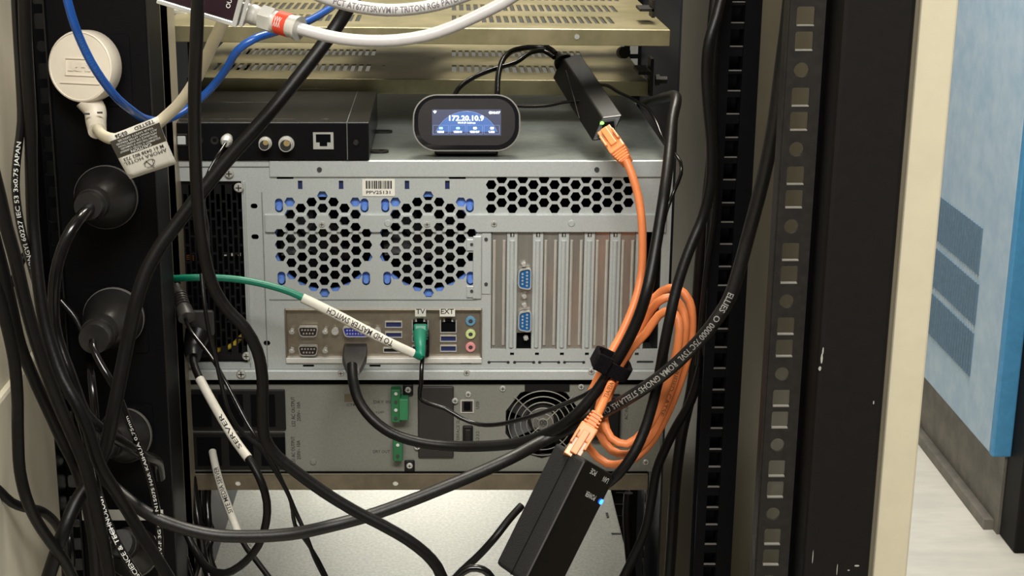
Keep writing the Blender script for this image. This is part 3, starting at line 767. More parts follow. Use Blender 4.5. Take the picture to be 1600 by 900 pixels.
MB().add(*[(lambda m: (m.v, m.f))(plate(circ(fanC.x, fanC.z, .0335, 10, .31), [circ(fanC.x, fanC.z, .0305, 40)], .001, XZ(yU + .003)))][0]).build('fan_frame', blks, up)
ac = pbox(MB(), 922, 618, 970, 690, yU - .006, yU).build('inlet_socket', blks, up, bev=.002)
pbox(MB(), 958, 690, 975, 698, yU - .001, yU).build('warning_sticker', mat('olive_yellow', (.30, .28, .04), .5), up)

# ================================================================ AV BOX on server
bx0, bx1 = X(262, 245, -.004), X(577, 245, -.004); yA = -.004
by1 = .145; bz0 = zt; bz1 = W(577, 191, yA).z
av = thing('control_box', 'flat black metal control box with round sockets on top of the server', 'control box', ((bx0 + bx1) / 2, .07, bz0))
AM = mat('black_anodised_case', (.016, .015, .013), .3, .3, (.009, .008, .007), 50, .3, spec=.4)
MB().box(bx0, bx1, yA, by1, bz0 + .001, bz1).build('case', AM, av, bev=.0006)
MB().box(bx0 + .001, bx1 - .001, yA - .0008, yA, bz0 + .0015, bz1 - .001).build('front_plate', blk, av)
MB().box(W(542, 215, yA).x, W(542, 215, yA).x + .0005, yA - .001, by1, bz0 + .001, bz1 + .0002).build('case_seam', galv2, av)
for yy, uu in ((.02, 0), (.105, 0)):
    plate(rrect(bx1 + .006, yy + .01, .016, .010, .0045, 4), [circ(bx1 + .008, yy + .01, .0022, 10)], .001, Matrix.Translation(V((0, 0, bz0 + .0012)))).build('mounting_ear', railm, av)
sp = pbox(MB(), 273, 209, 293, 229, yA - .002, yA).build('optical_port', railm, av, bev=.0006); pbox(MB(), 277, 213, 290, 226, yA - .0028, yA - .002).build('shutter', mat('frosted_grey', (.5, .52, .52), .4), sp, bev=.0008)
for u in (311, 335.5): MB().lathe([(0, .0033), (.001, .0033), (.001, .0022), (.0003, .0001)], W(u, 219, yA), (0, -1, 0), 16).build('audio_jack', railm, av, smooth=True)
for u, v, r_, L in ((415, 223, .0052, .010), (448, 224, .0062, .009)):
    j = MB().lathe([(0, r_ * 1.0), (.0025, r_), (.0025, r_ * .82), (L, r_ * .82), (L, r_ * .45), (L - .002, r_ * .4), (L - .002, .0001)], W(u, v, yA), (0, -1, 0), 24).build('round_socket', chrome, av, smooth=True, label='silver round socket')
    MB().lathe([(L - .0005, r_ * .70), (L + .0002, r_ * .70), (L + .0002, r_ * .45)], W(u, v, yA), (0, -1, 0), 24).build('socket_gap', ink, j)
    MB().cyl(W(u, v, yA - L + .0015), W(u, v, yA - L - .0006), r_ * .40, n=12).build('centre_pin', mat('gold_pin', (.6, .45, .2), .3, .9), j)
x0, x1, z0, z1 = pr(494, 209, 517, 228, yA)
j = plate(rect(x0 - .0022, z0 - .0022, x1 + .0022, z1 + .0014), [rect(x0, z0, x1, z1)], .0016, XZ(yA - .0014)).build('network_port', chrome, av)
MB().box(x0, x1, yA - .001, yA - .0006, z0, z1).build('port_cavity', dark, j); MB().box(x0, x0 + .0028, yA - .002, yA - .0008, z0, z0 + .003).box(x1 - .0028, x1, yA - .002, yA - .0008, z0, z0 + .003).build('port_tab', chrome, j)
pscrew(556, 223, 5, av, yA - .001, m=railm)
tw = MB()
for u, s_ in ((285, 'OPTICAL'), (310, 'AUX'), (340, 'AUDIO'), (360, 'IR'), (384, 'DIGITAL OUT'), (425, 'IN OUT'), (450, 'DISPLAY'), (508, 'LAN')):
    q = Wz(u, 186, bz1 + .0003); text(tw, s_, q, (1, 0, 0), (0, 1, 0), .0022, bold=.02)
text(tw, 'CONTROL SYSTEM', Wz(395, 160, bz1 + .0003), (1, 0, 0), (0, 1, 0), .004); text(tw, 'MODEL 12V 2A', Wz(500, 138.5, bz1 + .0003), (1, 0, 0), (0, 1, 0), .004)
tw.build('lettering', inkg, av)
# ================================================================ TOUCHSCREEN HOTSPOT
ha = math.radians(16)
hN = V((0, -math.cos(ha), math.sin(ha))); hU = V((0, math.sin(ha), math.cos(ha)))
hc = W(729, 192, .012)
hb = thing('touchscreen_hotspot', 'small rounded black hotspot with lit screen standing on the server', 'hotspot', (hc.x, hc.y + .01, zt))
Mh = FR(hc, (1, 0, 0), hU)
hw, hh = mm(168, 729, 192, .012), mm(89, 729, 192, .012)
def hbody(dz0, dz1, s0, s1, name, m, parent, y=0):
    a_ = rrect(0, y, hw * s0, hh * s0, hh * s0 * .42, 8); b_ = rrect(0, y, hw * s1, hh * s1, hh * s1 * .42, 8); n_ = len(a_)
    vs = [Mh @ V((p_[0], p_[1], dz0)) for p_ in a_] + [Mh @ V((p_[0], p_[1], dz1)) for p_ in b_]
    fs = [tuple(range(n_)), tuple(range(n_, 2 * n_))] + [(i, (i + 1) % n_, n_ + (i + 1) % n_, n_ + i) for i in range(n_)]
    return MB().add(vs, fs).build(name, m, parent)
hs_ = hbody(-.014, -.0005, .92, 1.0, 'housing', mat('housing_satin', (.02, .02, .02), .3), hb)
hs_.modifiers.new('b', 'BEVEL').width = .001
plate(rrect(0, 0, hw, hh, hh * .42, 10), [rrect(0, 0, hw * .975, hh * .955, hh * .40, 10)], .0016, Mh).build('bezel_ring', mat('ring_grey', (.22, .21, .19), .25, .6), hb)
plate(rrect(0, 0, hw * .972, hh * .95, hh * .40, 10), [], .001, Mh @ Matrix.Translation(V((0, 0, .0002)))).build('front_glass', gloss, hb)
plate(rrect(.0, 0, hw * .90, hh * .82, hh * .34, 10), [], .0006, Mh @ Matrix.Translation(V((0, 0.0006, .0009)))).build('glass_inset', mat('dark_glass', (.022, .020, .020), .22, 0, spec=.3), hb)
lo = (zt - hc.z) 
MB().box(hc.x - hw * .30, hc.x + hw * .30, hc.y + .004, hc.y + .022, zt, hc.z - .008).build('base', blks, hb, bev=.002)
# screen: 675..783 x 171..212
def S(u, v, dz=.0016):
    # pixel to screen-plane coordinates
    d = ray(u, v); n_ = hN; t = (hc + hN * dz - CAM).dot(n_) / d.dot(n_); return CAM + d * t
def sq(mb, u0, v0, u1, v1, dz):
    p = [S(u0, v1, dz), S(u1, v1, dz), S(u1, v0, dz), S(u0, v0, dz)]; return mb.add(p, [(0, 1, 2, 3)])
so = sq(MB(), 675, 171, 783, 212, .0014).build('display', scr, hb)
gl = MB(); cg, rg = (729, 226), 52
pts = []
for i in range(25):
    t = math.pi * i / 24; pts.append((cg[0] + rg * math.cos(t), cg[1] - rg * math.sin(t)))
pp = [p for p in pts if p[1] <= 211.5]; gl.add([S(p[0], p[1], .0016) for p in pp] + [S(675 + 2, 211.5, .0016)] * 0, [tuple(range(len(pp)))])
gl.build('globe_graphic', scr2, so)
gl = MB(); gl.tube([S(p[0], p[1], .0017) for p in pp], .00012, 6)
for k in range(4):
    u0 = 676.5 + k * 26.6
    for a_, b_ in (((u0, 196), (u0 + 24, 196)), ((u0 + 24, 196), (u0 + 24, 209.5)), ((u0 + 24, 209.5), (u0, 209.5)), ((u0, 209.5), (u0, 196))):
        gl.tube([S(*a_, .0018), S(*b_, .0018)], .00013, 6)
gl.build('tile_outline', scrl, so)
ht = MB()
text(ht, '172.20.10.9', S(729, 184.5, .0019), (1, 0, 0), hU, .0040, mm(54, 729, 184, .012), bold=.02)
text(ht, 'Wi-Fi IP Address', S(729, 191.8, .0019), (1, 0, 0), hU, .0014, mm(28, 729, 184, .012))
text(ht, '10:07', S(775, 176, .0019), (1, 0, 0), hU, .0020, mm(13, 729, 184, .012))
for k, s_ in enumerate(('HDMI', 'VIDEO IN', 'VIDEO OUT', 'USB')): text(ht, s_, S(688.5 + 26.6 * k, 206, .0019), (1, 0, 0), hU, .0015, mm((10, 13, 15, 9)[k], 729, 184, .012), bold=.02)
for k in (2, 3):
    q = S(689 + 26.6 * k, 200.3, .0019); ht.add([q + V((1, 0, 0)) * x + hU * y_ for x, y_ in rrect(0, 0, .0028, .0018, .0005, 3)], [tuple(range(16))])
q = S(679.5, 175, .0019); ht.add([q + V((1, 0, 0)) * x + hU * y_ for x, y_ in ((0, -.0012), (.0014, .0006), (0, .0012), (-.0014, .0006))], [(0, 1, 2, 3)])
q = S(766, 176, .0019); ht.add([q + V((1, 0, 0)) * x + hU * y_ for x, y_ in circ(0, 0, .0011, 10)], [tuple(range(10))])
ht.build('lettering', scrw, so)
hk = MB()
for k in (0, 1):
    q = S(689 + 26.6 * k, 200.3, .0019); hk.add([q + V((1, 0, 0)) * x + hU * y_ for x, y_ in rrect(0, 0, .003, .0018, .0005, 3)], [tuple(range(16))])
hk.build('tile_icon', scrc, so)
# ================================================================ VERTICAL POWER STRIP
yP = -.12
pd = thing('power_strip', 'tall black vertical power strip on the left of the rack', 'power strip', (W(150, 450, yP).x, yP + .02, .5))
px0, px1 = W(67, 0, yP).x, W(229, 0, yP).x
MB().box(px0, px1, yP, yP + .05, .5, 1.5).build('body', blk, pd, bev=.002)
MB().box(px0 - .0007, px0 + .0004, yP - .0005, yP, .5, 1.5).box(px1 - .0007, px1 + .0004, yP - .0005, yP, .5, 1.5).build('edge_trim', railm, pd)
for (u, v) in ((152, 110), (168, 310), (180, 500), (192, 680), (205, 862)):
    c = W(u, v, yP); s_ = plate(rrect(c.x, c.z, .047, .050, .003, 3), [], .001, XZ(yP - .0005)).build('outlet', blk, pd)
    sl_ = MB()
    for a_ in (-.5, .5, 0): sl_.box(-.0010, .0010, -.0015, -.0010, -.004, .004, Matrix.Translation(V((c.x + a_ * .014, yP, c.z + (.004 if a_ else -.008)))) @ Matrix.Rotation(a_, 4, 'Y'))
    sl_.build('socket_slot', dark, s_)
lp = pbox(MB(), 128, 797, 255, 813, yP - .001, yP - .0002).build('rating_label', paper, pd)
text(MB(), 'MAX 15A', W(150, 805, yP - .0012), (-1, 0, 0), (0, 0, -1), .0035).build('lettering', ink, lp)

def cord(mb, pts, dpx, n=14, at=0, step=.006):
    p = px(pts); i = at if at else len(pts) // 2; q = pts[i]; r_ = mm(dpx, q[0], q[1], q[2]) / 2; path = spline(p, step); mb.tube(path, r_, n); return path, r_
def cable(name, label, pts, dpx, m, prints=(), parent=None, cat='cable', single=True):
    mb = MB(); path, r_ = cord(mb, pts, dpx)
    if parent is None and (prints or not single):
        lo_ = min(path, key=lambda p_: p_.z); parent = thing(name, label, cat, lo_)
    if parent is None:
        o = mb.build(name, m, None, smooth=True); tag(o, label, cat); return o, path, r_
    o = mb.build('cord', m, parent, smooth=True)
    for (s, s0, h, ln, mt) in prints: wrap(MB(), s, path, s0, r_, r_ * 2 * h, True, None, ln).build('lettering', mt, o)
    return parent, path, r_

# ---- round black plugs with their cables
plugb = mat('round_plug_black', (.020, .018, .017), .33, 0, (.014, .013, .012), 120, .08)
def bell(parent, disc, boot, y0, y1, rd, m=plugb, rb=.0085):
    a_ = W(disc[0], disc[1], y0); b_ = W(boot[0], boot[1], y1); L = (b_ - a_).length; d_ = b_ - a_
    r_ = mm(rd, disc[0], disc[1], y0)
    pr_ = [(0, r_), (.003, r_), (.0045, r_ * .97), (L * .35, r_ * .86), (L * .55, r_ * .66), (L * .72, rb * 1.35)]
    t = .74
    while t < 1.0: pr_ += [(L * t, rb * 1.28), (L * (t + .03), rb * 1.28), (L * (t + .03), rb * 1.1), (L * (t + .055), rb * 1.1)]; t += .055
    pr_ += [(L * 1.06, rb * 1.2), (L * 1.2, rb * 1.1), (L * 1.2, rb * .5)]
    o = MB().lathe(pr_, a_, d_, 40).build('plug', m, parent, smooth=True)
    MB().lathe([(-.0015, r_ * 1.02), (.0018, r_ * 1.02)], a_, d_, 40).build('plug_rim', mat('highlight_rim', (.22, .21, .19), .35, .2), o, smooth=True)  # rim colour brightened to paint its highlight
    return a_ + d_ * 1.15
pc = thing('power_cable', 'thick glossy black power cable with upper round black plug', 'cable', W(90, 600, -.2), None)
bell(pc, (166, 308), (142, 320), yP - .006, -.172, 49)
cable('', '', [(141, 324, -.178), (128, 337, -.20), (112, 358, -.21), (98, 388, -.215), (87, 430, -.22), (84, 470, -.22), (86, 510, -.22), (97, 550, -.225), (110, 585, -.23), (120, 612, -.23), (133, 645, -.235), (160, 672, -.235), (190, 690, -.22), (225, 712, -.19), (245, 722, -.16), (250, 745, -.14)], 19, rubg, parent=pc)
pc = thing('power_cable', 'thin black power cable with middle round black plug', 'cable', W(240, 800, -.2), None)
bell(pc, (178, 496), (152, 524), yP - .006, -.178, 47, rb=.0095)
cable('', '', [(144, 530, -.185), (146, 545, -.195), (156, 566, -.20), (170, 590, -.205), (188, 625, -.205), (201, 660, -.205), (214, 690, -.205), (226, 722, -.205), (238, 762, -.20), (246, 805, -.20), (250, 850, -.20), (252, 905, -.20)], 11.5, rubg, [('H05VV-F 3G 0.75 N15075 HAR KAIHUA 0.75mm', .95, .42, .62, inkw)], parent=pc)
pc = thing('power_cable', 'black power cable with third round plug low on the power strip', 'cable', W(150, 800, -.2), None)
bell(pc, (196, 680), (165, 694), yP - .006, -.165, 42)
cable('', '', [(160, 697, -.17), (152, 680, -.19), (148, 640, -.20), (143, 590, -.19), (138, 545, -.15), (120, 500, -.135), (95, 470, -.13)], 13, rubg, parent=pc)
pc = thing('power_cable', 'black power cable with lowest round plug below the white rating label', 'cable', W(200, 890, -.2), None)
bell(pc, (208, 862), (190, 850), yP - .006, -.165, 40)
cable('', '', [(184, 846, -.17), (172, 850, -.185), (160, 868, -.19), (150, 905, -.19)], 14, rub, parent=pc)

# ---- cream plug with cable and tag
cp = thing('cream_power_cable', 'cream power cable with round white plug and hotel tag', 'cable', W(160, 205, -.2))
a_ = W(143, 103, yP - .004); dd = V((-.28, -1, .12)).normalized(); rp_ = mm(57, 137, 105, -.15)
po = MB().lathe([(0, rp_ * .93), (.003, rp_ * 1.0), (.014, rp_), (.0165, rp_ * .97), (.017, rp_ * .93), (.0164, rp_ * .91), (.0164, rp_ * .01)], a_, dd, 48, up=(0, 0, 1)).build('plug', plugw, cp, smooth=True)
face = a_ + dd * .0166; aU = (V((0, 0, 1)) - dd * dd.z).normalized(); aX = aU.cross(-dd).normalized() * -1
if aX.x < 0: aX = -aX
em = MB(); 
def fb_(mb, x0, x1, y0, y1, t=.0006): 
    M_ = FR(face, aX, aU); return mb.box(x0, x1, y0, y1, -t, t, M_)
fb_(em, -.011, .011, .0050, .0056); fb_(em, -.011, .011, -.0064, -.0058); fb_(em, -.0150, .0150, -.0118, -.0110); fb_(em, -.0112, -.0106, -.006, .005); fb_(em, .0106, .0112, -.006, .005)
text(em, 'SHPT', face + dd * .0005, -aX, -aU, .0062, .018, bold=.02)
em.build('embossing', plugw, po)
nk = spline([a_ + dd * .008 - aU * rp_ * .9, W(148, 172, -.135), W(150, 190, -.14), W(152, 205, -.15)], .002)
MB().tube(nk, lambda t: .0085 - .0022 * t, 20).build('plug_neck', plugw, po, smooth=True)
for (u, v) in ((156, 176), (136, 178)): MB().box(-.0018, .0018, -.0005, .0005, -.0006, .0006, Matrix.Translation(W(u, v, -.1485))).build('neck_slot', inkg, po)
_, cpath, cr_ = cable('', '', [(152, 200, -.15), (160, 211, -.17), (178, 217, -.185), (205, 213, -.19), (232, 203, -.195), (257, 184, -.20), (282, 160, -.21), (303, 130, -.22), (320, 96, -.23), (335, 62, -.25), (347, 38, -.262), (355, 15, -.262), (360, -6, -.262)], 18.5, cream, parent=cp)
tg = thing('test_tag', 'white and brown safety test tag wrapped on the cream cable', 'tag', W(222, 275, -.205))
TL, TR, BR_, BL_ = W(168, 213, -.203), W(246, 182, -.205), W(277, 253, -.20), W(203, 280, -.20)
BR_ = W(276, 256, -.20)
def tq(s, t, dz=0):   # s 0..1 left-right, t 0..1 top-bottom, bulging sheet
    p = TL.lerp(TR, s).lerp(BL_.lerp(BR_, s), t); n_ = V((0, -1, .1)); return p + n_ * (dz + .0025 * math.sin(math.pi * t))
g = MB(); vs = [tq(i / 8, j / 8) for j in range(9) for i in range(9)]; fs = [(j * 9 + i, j * 9 + i + 1, (j + 1) * 9 + i + 1, (j + 1) * 9 + i) for j in range(8) for i in range(8)]
sh = g.add(vs, fs).build('tag_sheet', white, tg, smooth=True); sd = sh.modifiers.new('s', 'SOLIDIFY'); sd.thickness = .0004; sd.offset = -1
g = MB(); vs = [tq(i / 8, .12 + .38 * j / 4, .0003) for j in range(5) for i in range(9)]; fs = [(j * 9 + i, j * 9 + i + 1, (j + 1) * 9 + i + 1, (j + 1) * 9 + i) for j in range(4) for i in range(8)]
g.add(vs, fs).build('warning_band', paperd, sh, smooth=True)
MB().tube([cpath[0].lerp(cpath[0], 0)] * 0 + [W(242, 197, -.197), W(250, 190, -.198)], cr_ * 1.05, 16).build('tag_wrap', white, sh, smooth=True)
def ttext(mb, s, sc_, tc, h, wd, bold=.01):
    vs, fs = tmesh(s, bold); x0 = min(p.x for p in vs); x1 = max(p.x for p in vs)
    return mb.add([tq(sc_ + wd / 2 - (p.x - x0) / (x1 - x0) * wd, tc - h * (p.y / .7 - .5) * -1 * -1 if 0 else tc + h * (p.y / .7 - .5), .0006) for p in vs], fs)
g = MB(); ttext(g, 'TESTED', .72, .06, .07, .40); ttext(g, '03/26', .25, .07, .07, .24, .03)
ttext(g, 'M 61 0438 802 723', .5, .575, .065, .82, .01); ttext(g, 'AMORA HOTEL', .5, .665, .07, .88, 0)
# swirl emblem
sw = []
for i in range(28):
    t = -2.4 + i * .29; rr = .105 + .02 * math.sin(t * 2); sw.append(tq(.52 + rr * math.cos(t) * 1.0, .83 - rr * .75 * math.sin(t) * .9 - .02, .0006))
sw2 = [tq(.40, .79, .0006), tq(.47, .74, .0006), tq(.56, .93, .0006), tq(.60, .76, .0006)]
g.tube(sw[:22], .00016, 5); g.tube(sw2, .00022, 5); g.build('lettering', ink, sh)
g = MB(); ttext(g, 'CAUTION', .50, .465, .055, .42, .03)
for k, s_ in enumerate(('EQUIPMENT IS TESTED CURRENT', 'RETAIN THIS LEAD IF DAMAGED', 'APPLIANCE OR INSPECTION', 'ACT WHAT AFTER PERIOD', 'YOUR SAFETY OFFICER')): ttext(g, s_, .5, .405 - k * .058, .038, (.82, .74, .78, .82, .72)[k])
g.build('band_lettering', inkw, sh)

# ---- splitter with coax connectors at the top
spl = thing('signal_splitter', 'small black signal splitter with silver frame, hanging top left', 'splitter', W(320, 10, -.36))
yS = -.28
o_ = W(330, 0, yS); ax_ = (W(376, 34, yS) - W(290, 8, yS)).normalized(); ay_ = V((0, 0, 1)); Ms = FR(W(374, 38, yS), ax_, ay_); Ms = FR(Ms @ V((-.0155 * 1.15, .0125 * 1.15, .008)), ax_, ay_) @ Matrix.Scale(1.15, 4)
MB().box(-.024, .013, -.010, .011, -.008, .006, Ms).build('body', mat('dark_maroon_case', (.02, .008, .012), .3), spl, bev=.0008)
MB().box(-.026, .0135, -.0125, -.010, -.009, .0065, Ms).build('frame_edge', chrome, spl, bev=.0006)
MB().box(.013, .0155, -.0125, .012, -.009, .0070, Ms).box(.0165, .0185, -.0115, .011, -.008, .006, Ms).build('frame_end', chrome, spl, bev=.0005)
text(MB(), 'OUT', Ms @ V((.009, -.001, .0063)), Ms.to_3x3() @ V((0, 1, 0)), Ms.to_3x3() @ V((-1, 0, 0)), .0026).build('lettering', inkw, spl)
q = W(285, 6, yS - .006); MB().lathe([(0, .0035), (.003, .0035), (.004, .0025)], q, (0, -1, -.1), 16).build('ground_screw', chrome, spl, smooth=True)

cx_ = thing('coaxial_cable', 'thick white coaxial cable with red-ringed silver connector', 'cable', W(600, 68, yS))
p0 = W(376, 17, yS); p1 = W(466, 44, yS - .02); d_ = p1 - p0; L = d_.length
def ring(t0, t1, r0, r1, name, m, n_=28): return MB().lathe([(t0 * L, r0), (t1 * L, r1)], p0, d_, n_).build(name, m, cx_, smooth=n_ > 8)
ring(0, .24, .0058, .0058, 'port_thread', chrome); ring(.22, .32, .0062, .0056, 'collar', chrome); ring(.30, .45, .0056, .0066, 'collar', chrome); ring(.40, .60, .0078, .0078, 'hex_nut', chrome, 6)
ring(.60, .68, .0062, .0062, 'sleeve', chrome); ring(.67, .86, .0069, .0069, 'marker_ring', red); ring(.86, .97, .0066, .0066, 'sleeve', chrome); ring(.97, 1.02, .0072, .0072, 'sleeve', chrome)
wr = MB(); pth = [p0 + d_ * (.6 + .03 * i) for i in range(14)]
wrap(wr, 'XXX', pth, .52, .0070, .006, True, length=.3); wr.build('marker_print', inkw, cx_)
cable('', '', [(462, 43, yS - .019), (490, 51, yS - .02), (530, 60, yS - .02), (575, 64, yS - .02), (620, 63, yS - .02), (665, 56, yS - .02), (705, 43, yS - .02), (745, 25, yS - .02), (785, 5, yS - .02), (815, -14, yS - .02)], 19.5, coax, parent=cx_, )
cable('coaxial_cable', 'white coaxial cable with black printing along the very top', [(480, -16, -.40), (500, -6, -.40), (530, 4, -.40), (565, 12, -.40), (605, 16, -.40), (645, 14, -.40), (685, 7, -.40), (720, -4, -.40), (750, -16, -.40)], 20, coax)
txt_parent = [o for o in bpy.data.objects if o.name.startswith('coaxial_cable') and o.type == 'MESH'][-1]
tp = spline(px([(480, -16, -.40), (500, -6, -.40), (530, 4, -.40), (565, 12, -.40), (605, 16, -.40), (645, 14, -.40), (685, 7, -.40), (720, -4, -.40), (750, -16, -.40)]), .004)
wrap(MB(), 'PCT AT677TSRVVM1P TRITON RG6 PATENTED', tp, .16, mm(20, 605, 16, -.40) / 2, .0030, False, face=(0, -.9, .15), length=.80).build('lettering', mat('grey_print', (.12, .11, .11), .6), txt_parent)
cable('network_cable', 'blue network cable looping across the cream plug at the top left', [(102, -14, -.24), (112, 25, -.24), (128, 68, -.235), (150, 110, -.23), (178, 148, -.22), (205, 172, -.20), (232, 187, -.16), (258, 188, -.14), (290, 172, -.13), (325, 143, -.13), (352, 110, -.14), (372, 78, -.15), (395, 62, -.15), (430, 50, -.13), (470, 38, -.10), (505, 20, -.06), (530, 2, -.02), (545, -14, 0)], 12.5, bluec, [('CAT6 UTP 23AWG', .14, .5, None, mat('faded_blue_print', (.03, .12, .35), .5))])

# ================================================================ BLACK CABLES
Jc = cable('power_cable', 'long black cable hanging from the top past the white coaxial cable', [(310, -15, -.315), (307, 60, -.31), (304, 150, -.29), (305, 235, -.27), (309, 320, -.26), (317, 385, -.25), (330, 440, -.25), (352, 480, -.25), (383, 513, -.25), (402, 548, -.25), (410, 590, -.25), (410, 640, -.25), (414, 685, -.25), (432, 712, -.25), (460, 735, -.25), (505, 768, -.25), (552, 797, -.25), (600, 822, -.25), (635, 842, -.25), (665, 865, -.25), (683, 886, -.25), (696, 915, -.25)], 19, rub)
cable('power_cable', 'broad black cable running diagonally from the top down to the left', [(560, -15, -.18), (530, 35, -.18), (490, 90, -.19), (445, 147, -.20), (400, 200, -.21), (355, 250, -.215), (317, 297, -.22), (280, 345, -.225), (250, 385, -.23), (228, 425, -.235), (212, 475, -.24), (200, 530, -.24), (188, 590, -.245), (176, 650, -.25), (163, 705, -.25), (140, 752, -.26), (116, 790, -.27), (100, 830, -.28), (86, 870, -.28), (72, 912, -.28)], 23, rub)
cable('power_cable', 'grey-black printed cable sweeping from lower left up to top right', [(118, 690, -.16), (150, 735, -.17), (185, 768, -.18), (212, 790, -.19), (245, 810, -.20), (285, 825, -.20), (335, 836, -.20), (395, 838, -.20), (457, 834, -.20), (515, 822, -.20), (575, 806, -.19), (640, 783, -.18), (700, 759, -.17), (750, 738, -.16), (800, 715, -.15), (850, 688, -.13), (900, 664, -.13), (950, 640, -.15), (995, 614, -.17), (1040, 582, -.18), (1080, 545, -.19), (1115, 505, -.20), (1140, 465, -.20), (1155, 420, -.20), (1170, 365, -.20), (1186, 305, -.21), (1200, 245, -.22), (1212, 180, -.23), (1221, 110, -.24), (1229, 50, -.25), (1236, -15, -.26)], 19.5, rubm,
      [('ELLIES  O 00000 75C TSVL  ROMA GNOHS STELLA H.S. CH', .73, .45, .175, mat('faded_print', (.30, .29, .27), .6))])
lc = thing('display_cable', 'long black display cable curving from the port shield up to the right', 'cable', W(700, 697, -.1))
cable('', '', [(550, 570, -.05), (551, 590, -.06), (560, 625, -.075), (582, 655, -.085), (612, 677, -.09), (655, 691, -.095), (705, 697, -.10), (760, 697, -.11), (815, 691, -.12), (862, 674, -.13), (900, 648, -.14), (930, 614, -.14), (955, 577, -.14), (978, 538, -.14), (997, 498, -.14), (1010, 458, -.14), (1020, 410, -.13), (1028, 365, -.12), (1036, 315, -.11), (1043, 265, -.09), (1047, 225, -.07), (1051, 185, -.05), (1057, 155, -.03), (1040, 152, .03), (1010, 162, .12)], 18, rub, parent=lc)
pg = MB()
a0 = [W(538, 541, -.012), W(575, 541, -.012), W(575, 552, -.03), W(538, 552, -.03)]
secs = [(541, -.003, 18, 5), (548, -.014, 19, 6), (562, -.030, 19, 7), (574, -.042, 14, 7), (582, -.052, 9.5, 5)]
ring_ = []
for v, y, hw_, hd in secs:
    c = W(555.5 - (v - 541) * .08, v, y); a1 = mm(hw_, 555, v, y); b1 = mm(hd, 555, v, y)
    ring_.append([c + V((x, yy * .7, yy * .7)) for x, yy in [(p_[0], p_[1]) for p_ in rrect(0, 0, a1 * 2, b1 * 2, b1 * .5, 3)]])
n_ = len(ring_[0]); vs = [p for r in ring_ for p in r]; fs = [(k * n_ + i, k * n_ + (i + 1) % n_, (k + 1) * n_ + (i + 1) % n_, (k + 1) * n_ + i) for k in range(len(ring_) - 1) for i in range(n_)] + [tuple(range(n_)), tuple((len(ring_) - 1) * n_ + i for i in range(n_))]
pg.add(vs, fs).build('plug', mat('plug_charcoal', (.035, .032, .030), .45), lc, smooth=True)
# thin lead beside green plug
nc = thing('thin_black_lead', 'thin black lead dropping from beside the green plug and curving right', 'cable', W(760, 665, -.05))
cable('', '', [(664, 540, -.03), (659, 570, -.045), (658, 600, -.05), (656, 622, -.05), (668, 630, -.055), (695, 638, -.06), (720, 653, -.065), (748, 663, -.07), (780, 663, -.08), (815, 655, -.09), (850, 644, -.10), (885, 630, -.105), (912, 618, -.11), (940, 600, -.12)], 7, rubg, parent=nc)
pbox(MB(), 657, 524, 671, 560, -.018, .0).build('plug', blks, nc, bev=.002)
# thin cables with barrel connector
qc = thing('adapter_lead', 'thin black lead with ribbed barrel connector beside the power inlet', 'cable', W(450, 800, -.1))
b0, b1 = W(276, 446, -.045), W(291, 494, -.07); dL = (b1 - b0).length
prf = [(0, .0030), (dL * .25, .0040)]
t = .3
while t < .7: prf += [(dL * t, .0054), (dL * (t + .05), .0056), (dL * (t + .05), .0048), (dL * (t + .08), .0048)]; t += .08
prf += [(dL * .74, .0062), (dL, .0068), (dL * 1.06, .0066), (dL * 1.08, .002)]
MB().lathe(prf, b0, b1 - b0, 24).build('barrel_connector', mat('barrel_grey_black', (.04, .036, .034), .45), qc, smooth=True)
cable('', '', [(289, 497, -.07), (300, 520, -.09), (318, 543, -.10), (335, 566, -.11), (350, 592, -.12), (375, 640, -.13), (398, 680, -.14), (422, 712, -.14), (440, 750, -.14), (455, 785, -.14), (461, 820, -.14), (480, 848, -.14), (497, 875, -.14), (512, 905, -.14)], 6.5, rubg, parent=qc)
cable('thin_black_cable', 'thin black cable twisting beside the ribbed connector lead', [(315, 428, -.12), (319, 470, -.13), (327, 520, -.135), (338, 565, -.14), (347, 605, -.145), (358, 645, -.15), (378, 676, -.15), (405, 698, -.15), (425, 728, -.15), (447, 765, -.15), (462, 800, -.15), (478, 835, -.155), (490, 868, -.155), (508, 905, -.155)], 7, rub)
# IEC cord with white printed sleeve
ic = thing('power_cable', 'black power cable in a white sleeve plugged into the server inlet', 'cable', W(350, 897, -.1))
MB().hexa([W(297, 524, -.012), W(334, 524, -.012), W(336, 524, -.04), W(296, 524, -.04), W(300, 486, -.010), W(334, 486, -.010), W(334, 484, -.04), W(298, 484, -.04)]).build('plug', mat('plug_charcoal', (.035, .032, .030), .45), ic, bev=.002)
MB().tube(spline([W(310, 520, -.035), W(302, 545, -.045), W(302, 560, -.055)], .003), lambda t: .0105 - .005 * t, 16).build('strain_relief', blks, ic, smooth=True)
iec_pts = [(302, 552, -.05), (303, 568, -.06), (312, 592, -.075), (330, 625, -.09), (350, 660, -.10), (370, 692, -.11), (388, 716, -.12), (398, 732, -.125), (409, 755, -.13), (417, 785, -.13), (416, 815, -.13), (404, 852, -.13), (384, 877, -.13), (352, 896, -.13), (325, 888, -.12), (306, 862, -.10), (290, 830, -.09)]
cable('', '', iec_pts, 13, rub, parent=ic)
slp, slr = cord(MB(), iec_pts[2:7], 12.5); slr = mm(14.5, 350, 660, -.1) / 2
sp_ = MB().tube(slp, slr, 14).build('printed_sleeve', white, ic, smooth=True)
wrap(MB(), 'SERVER', slp, .88, slr, .0032, True, None, .42).build('lettering', ink, sp_)
mc = thing('media_server_cable', 'black cable with white printed sleeve hanging below the power unit', 'cable', W(420, 900, -.1))
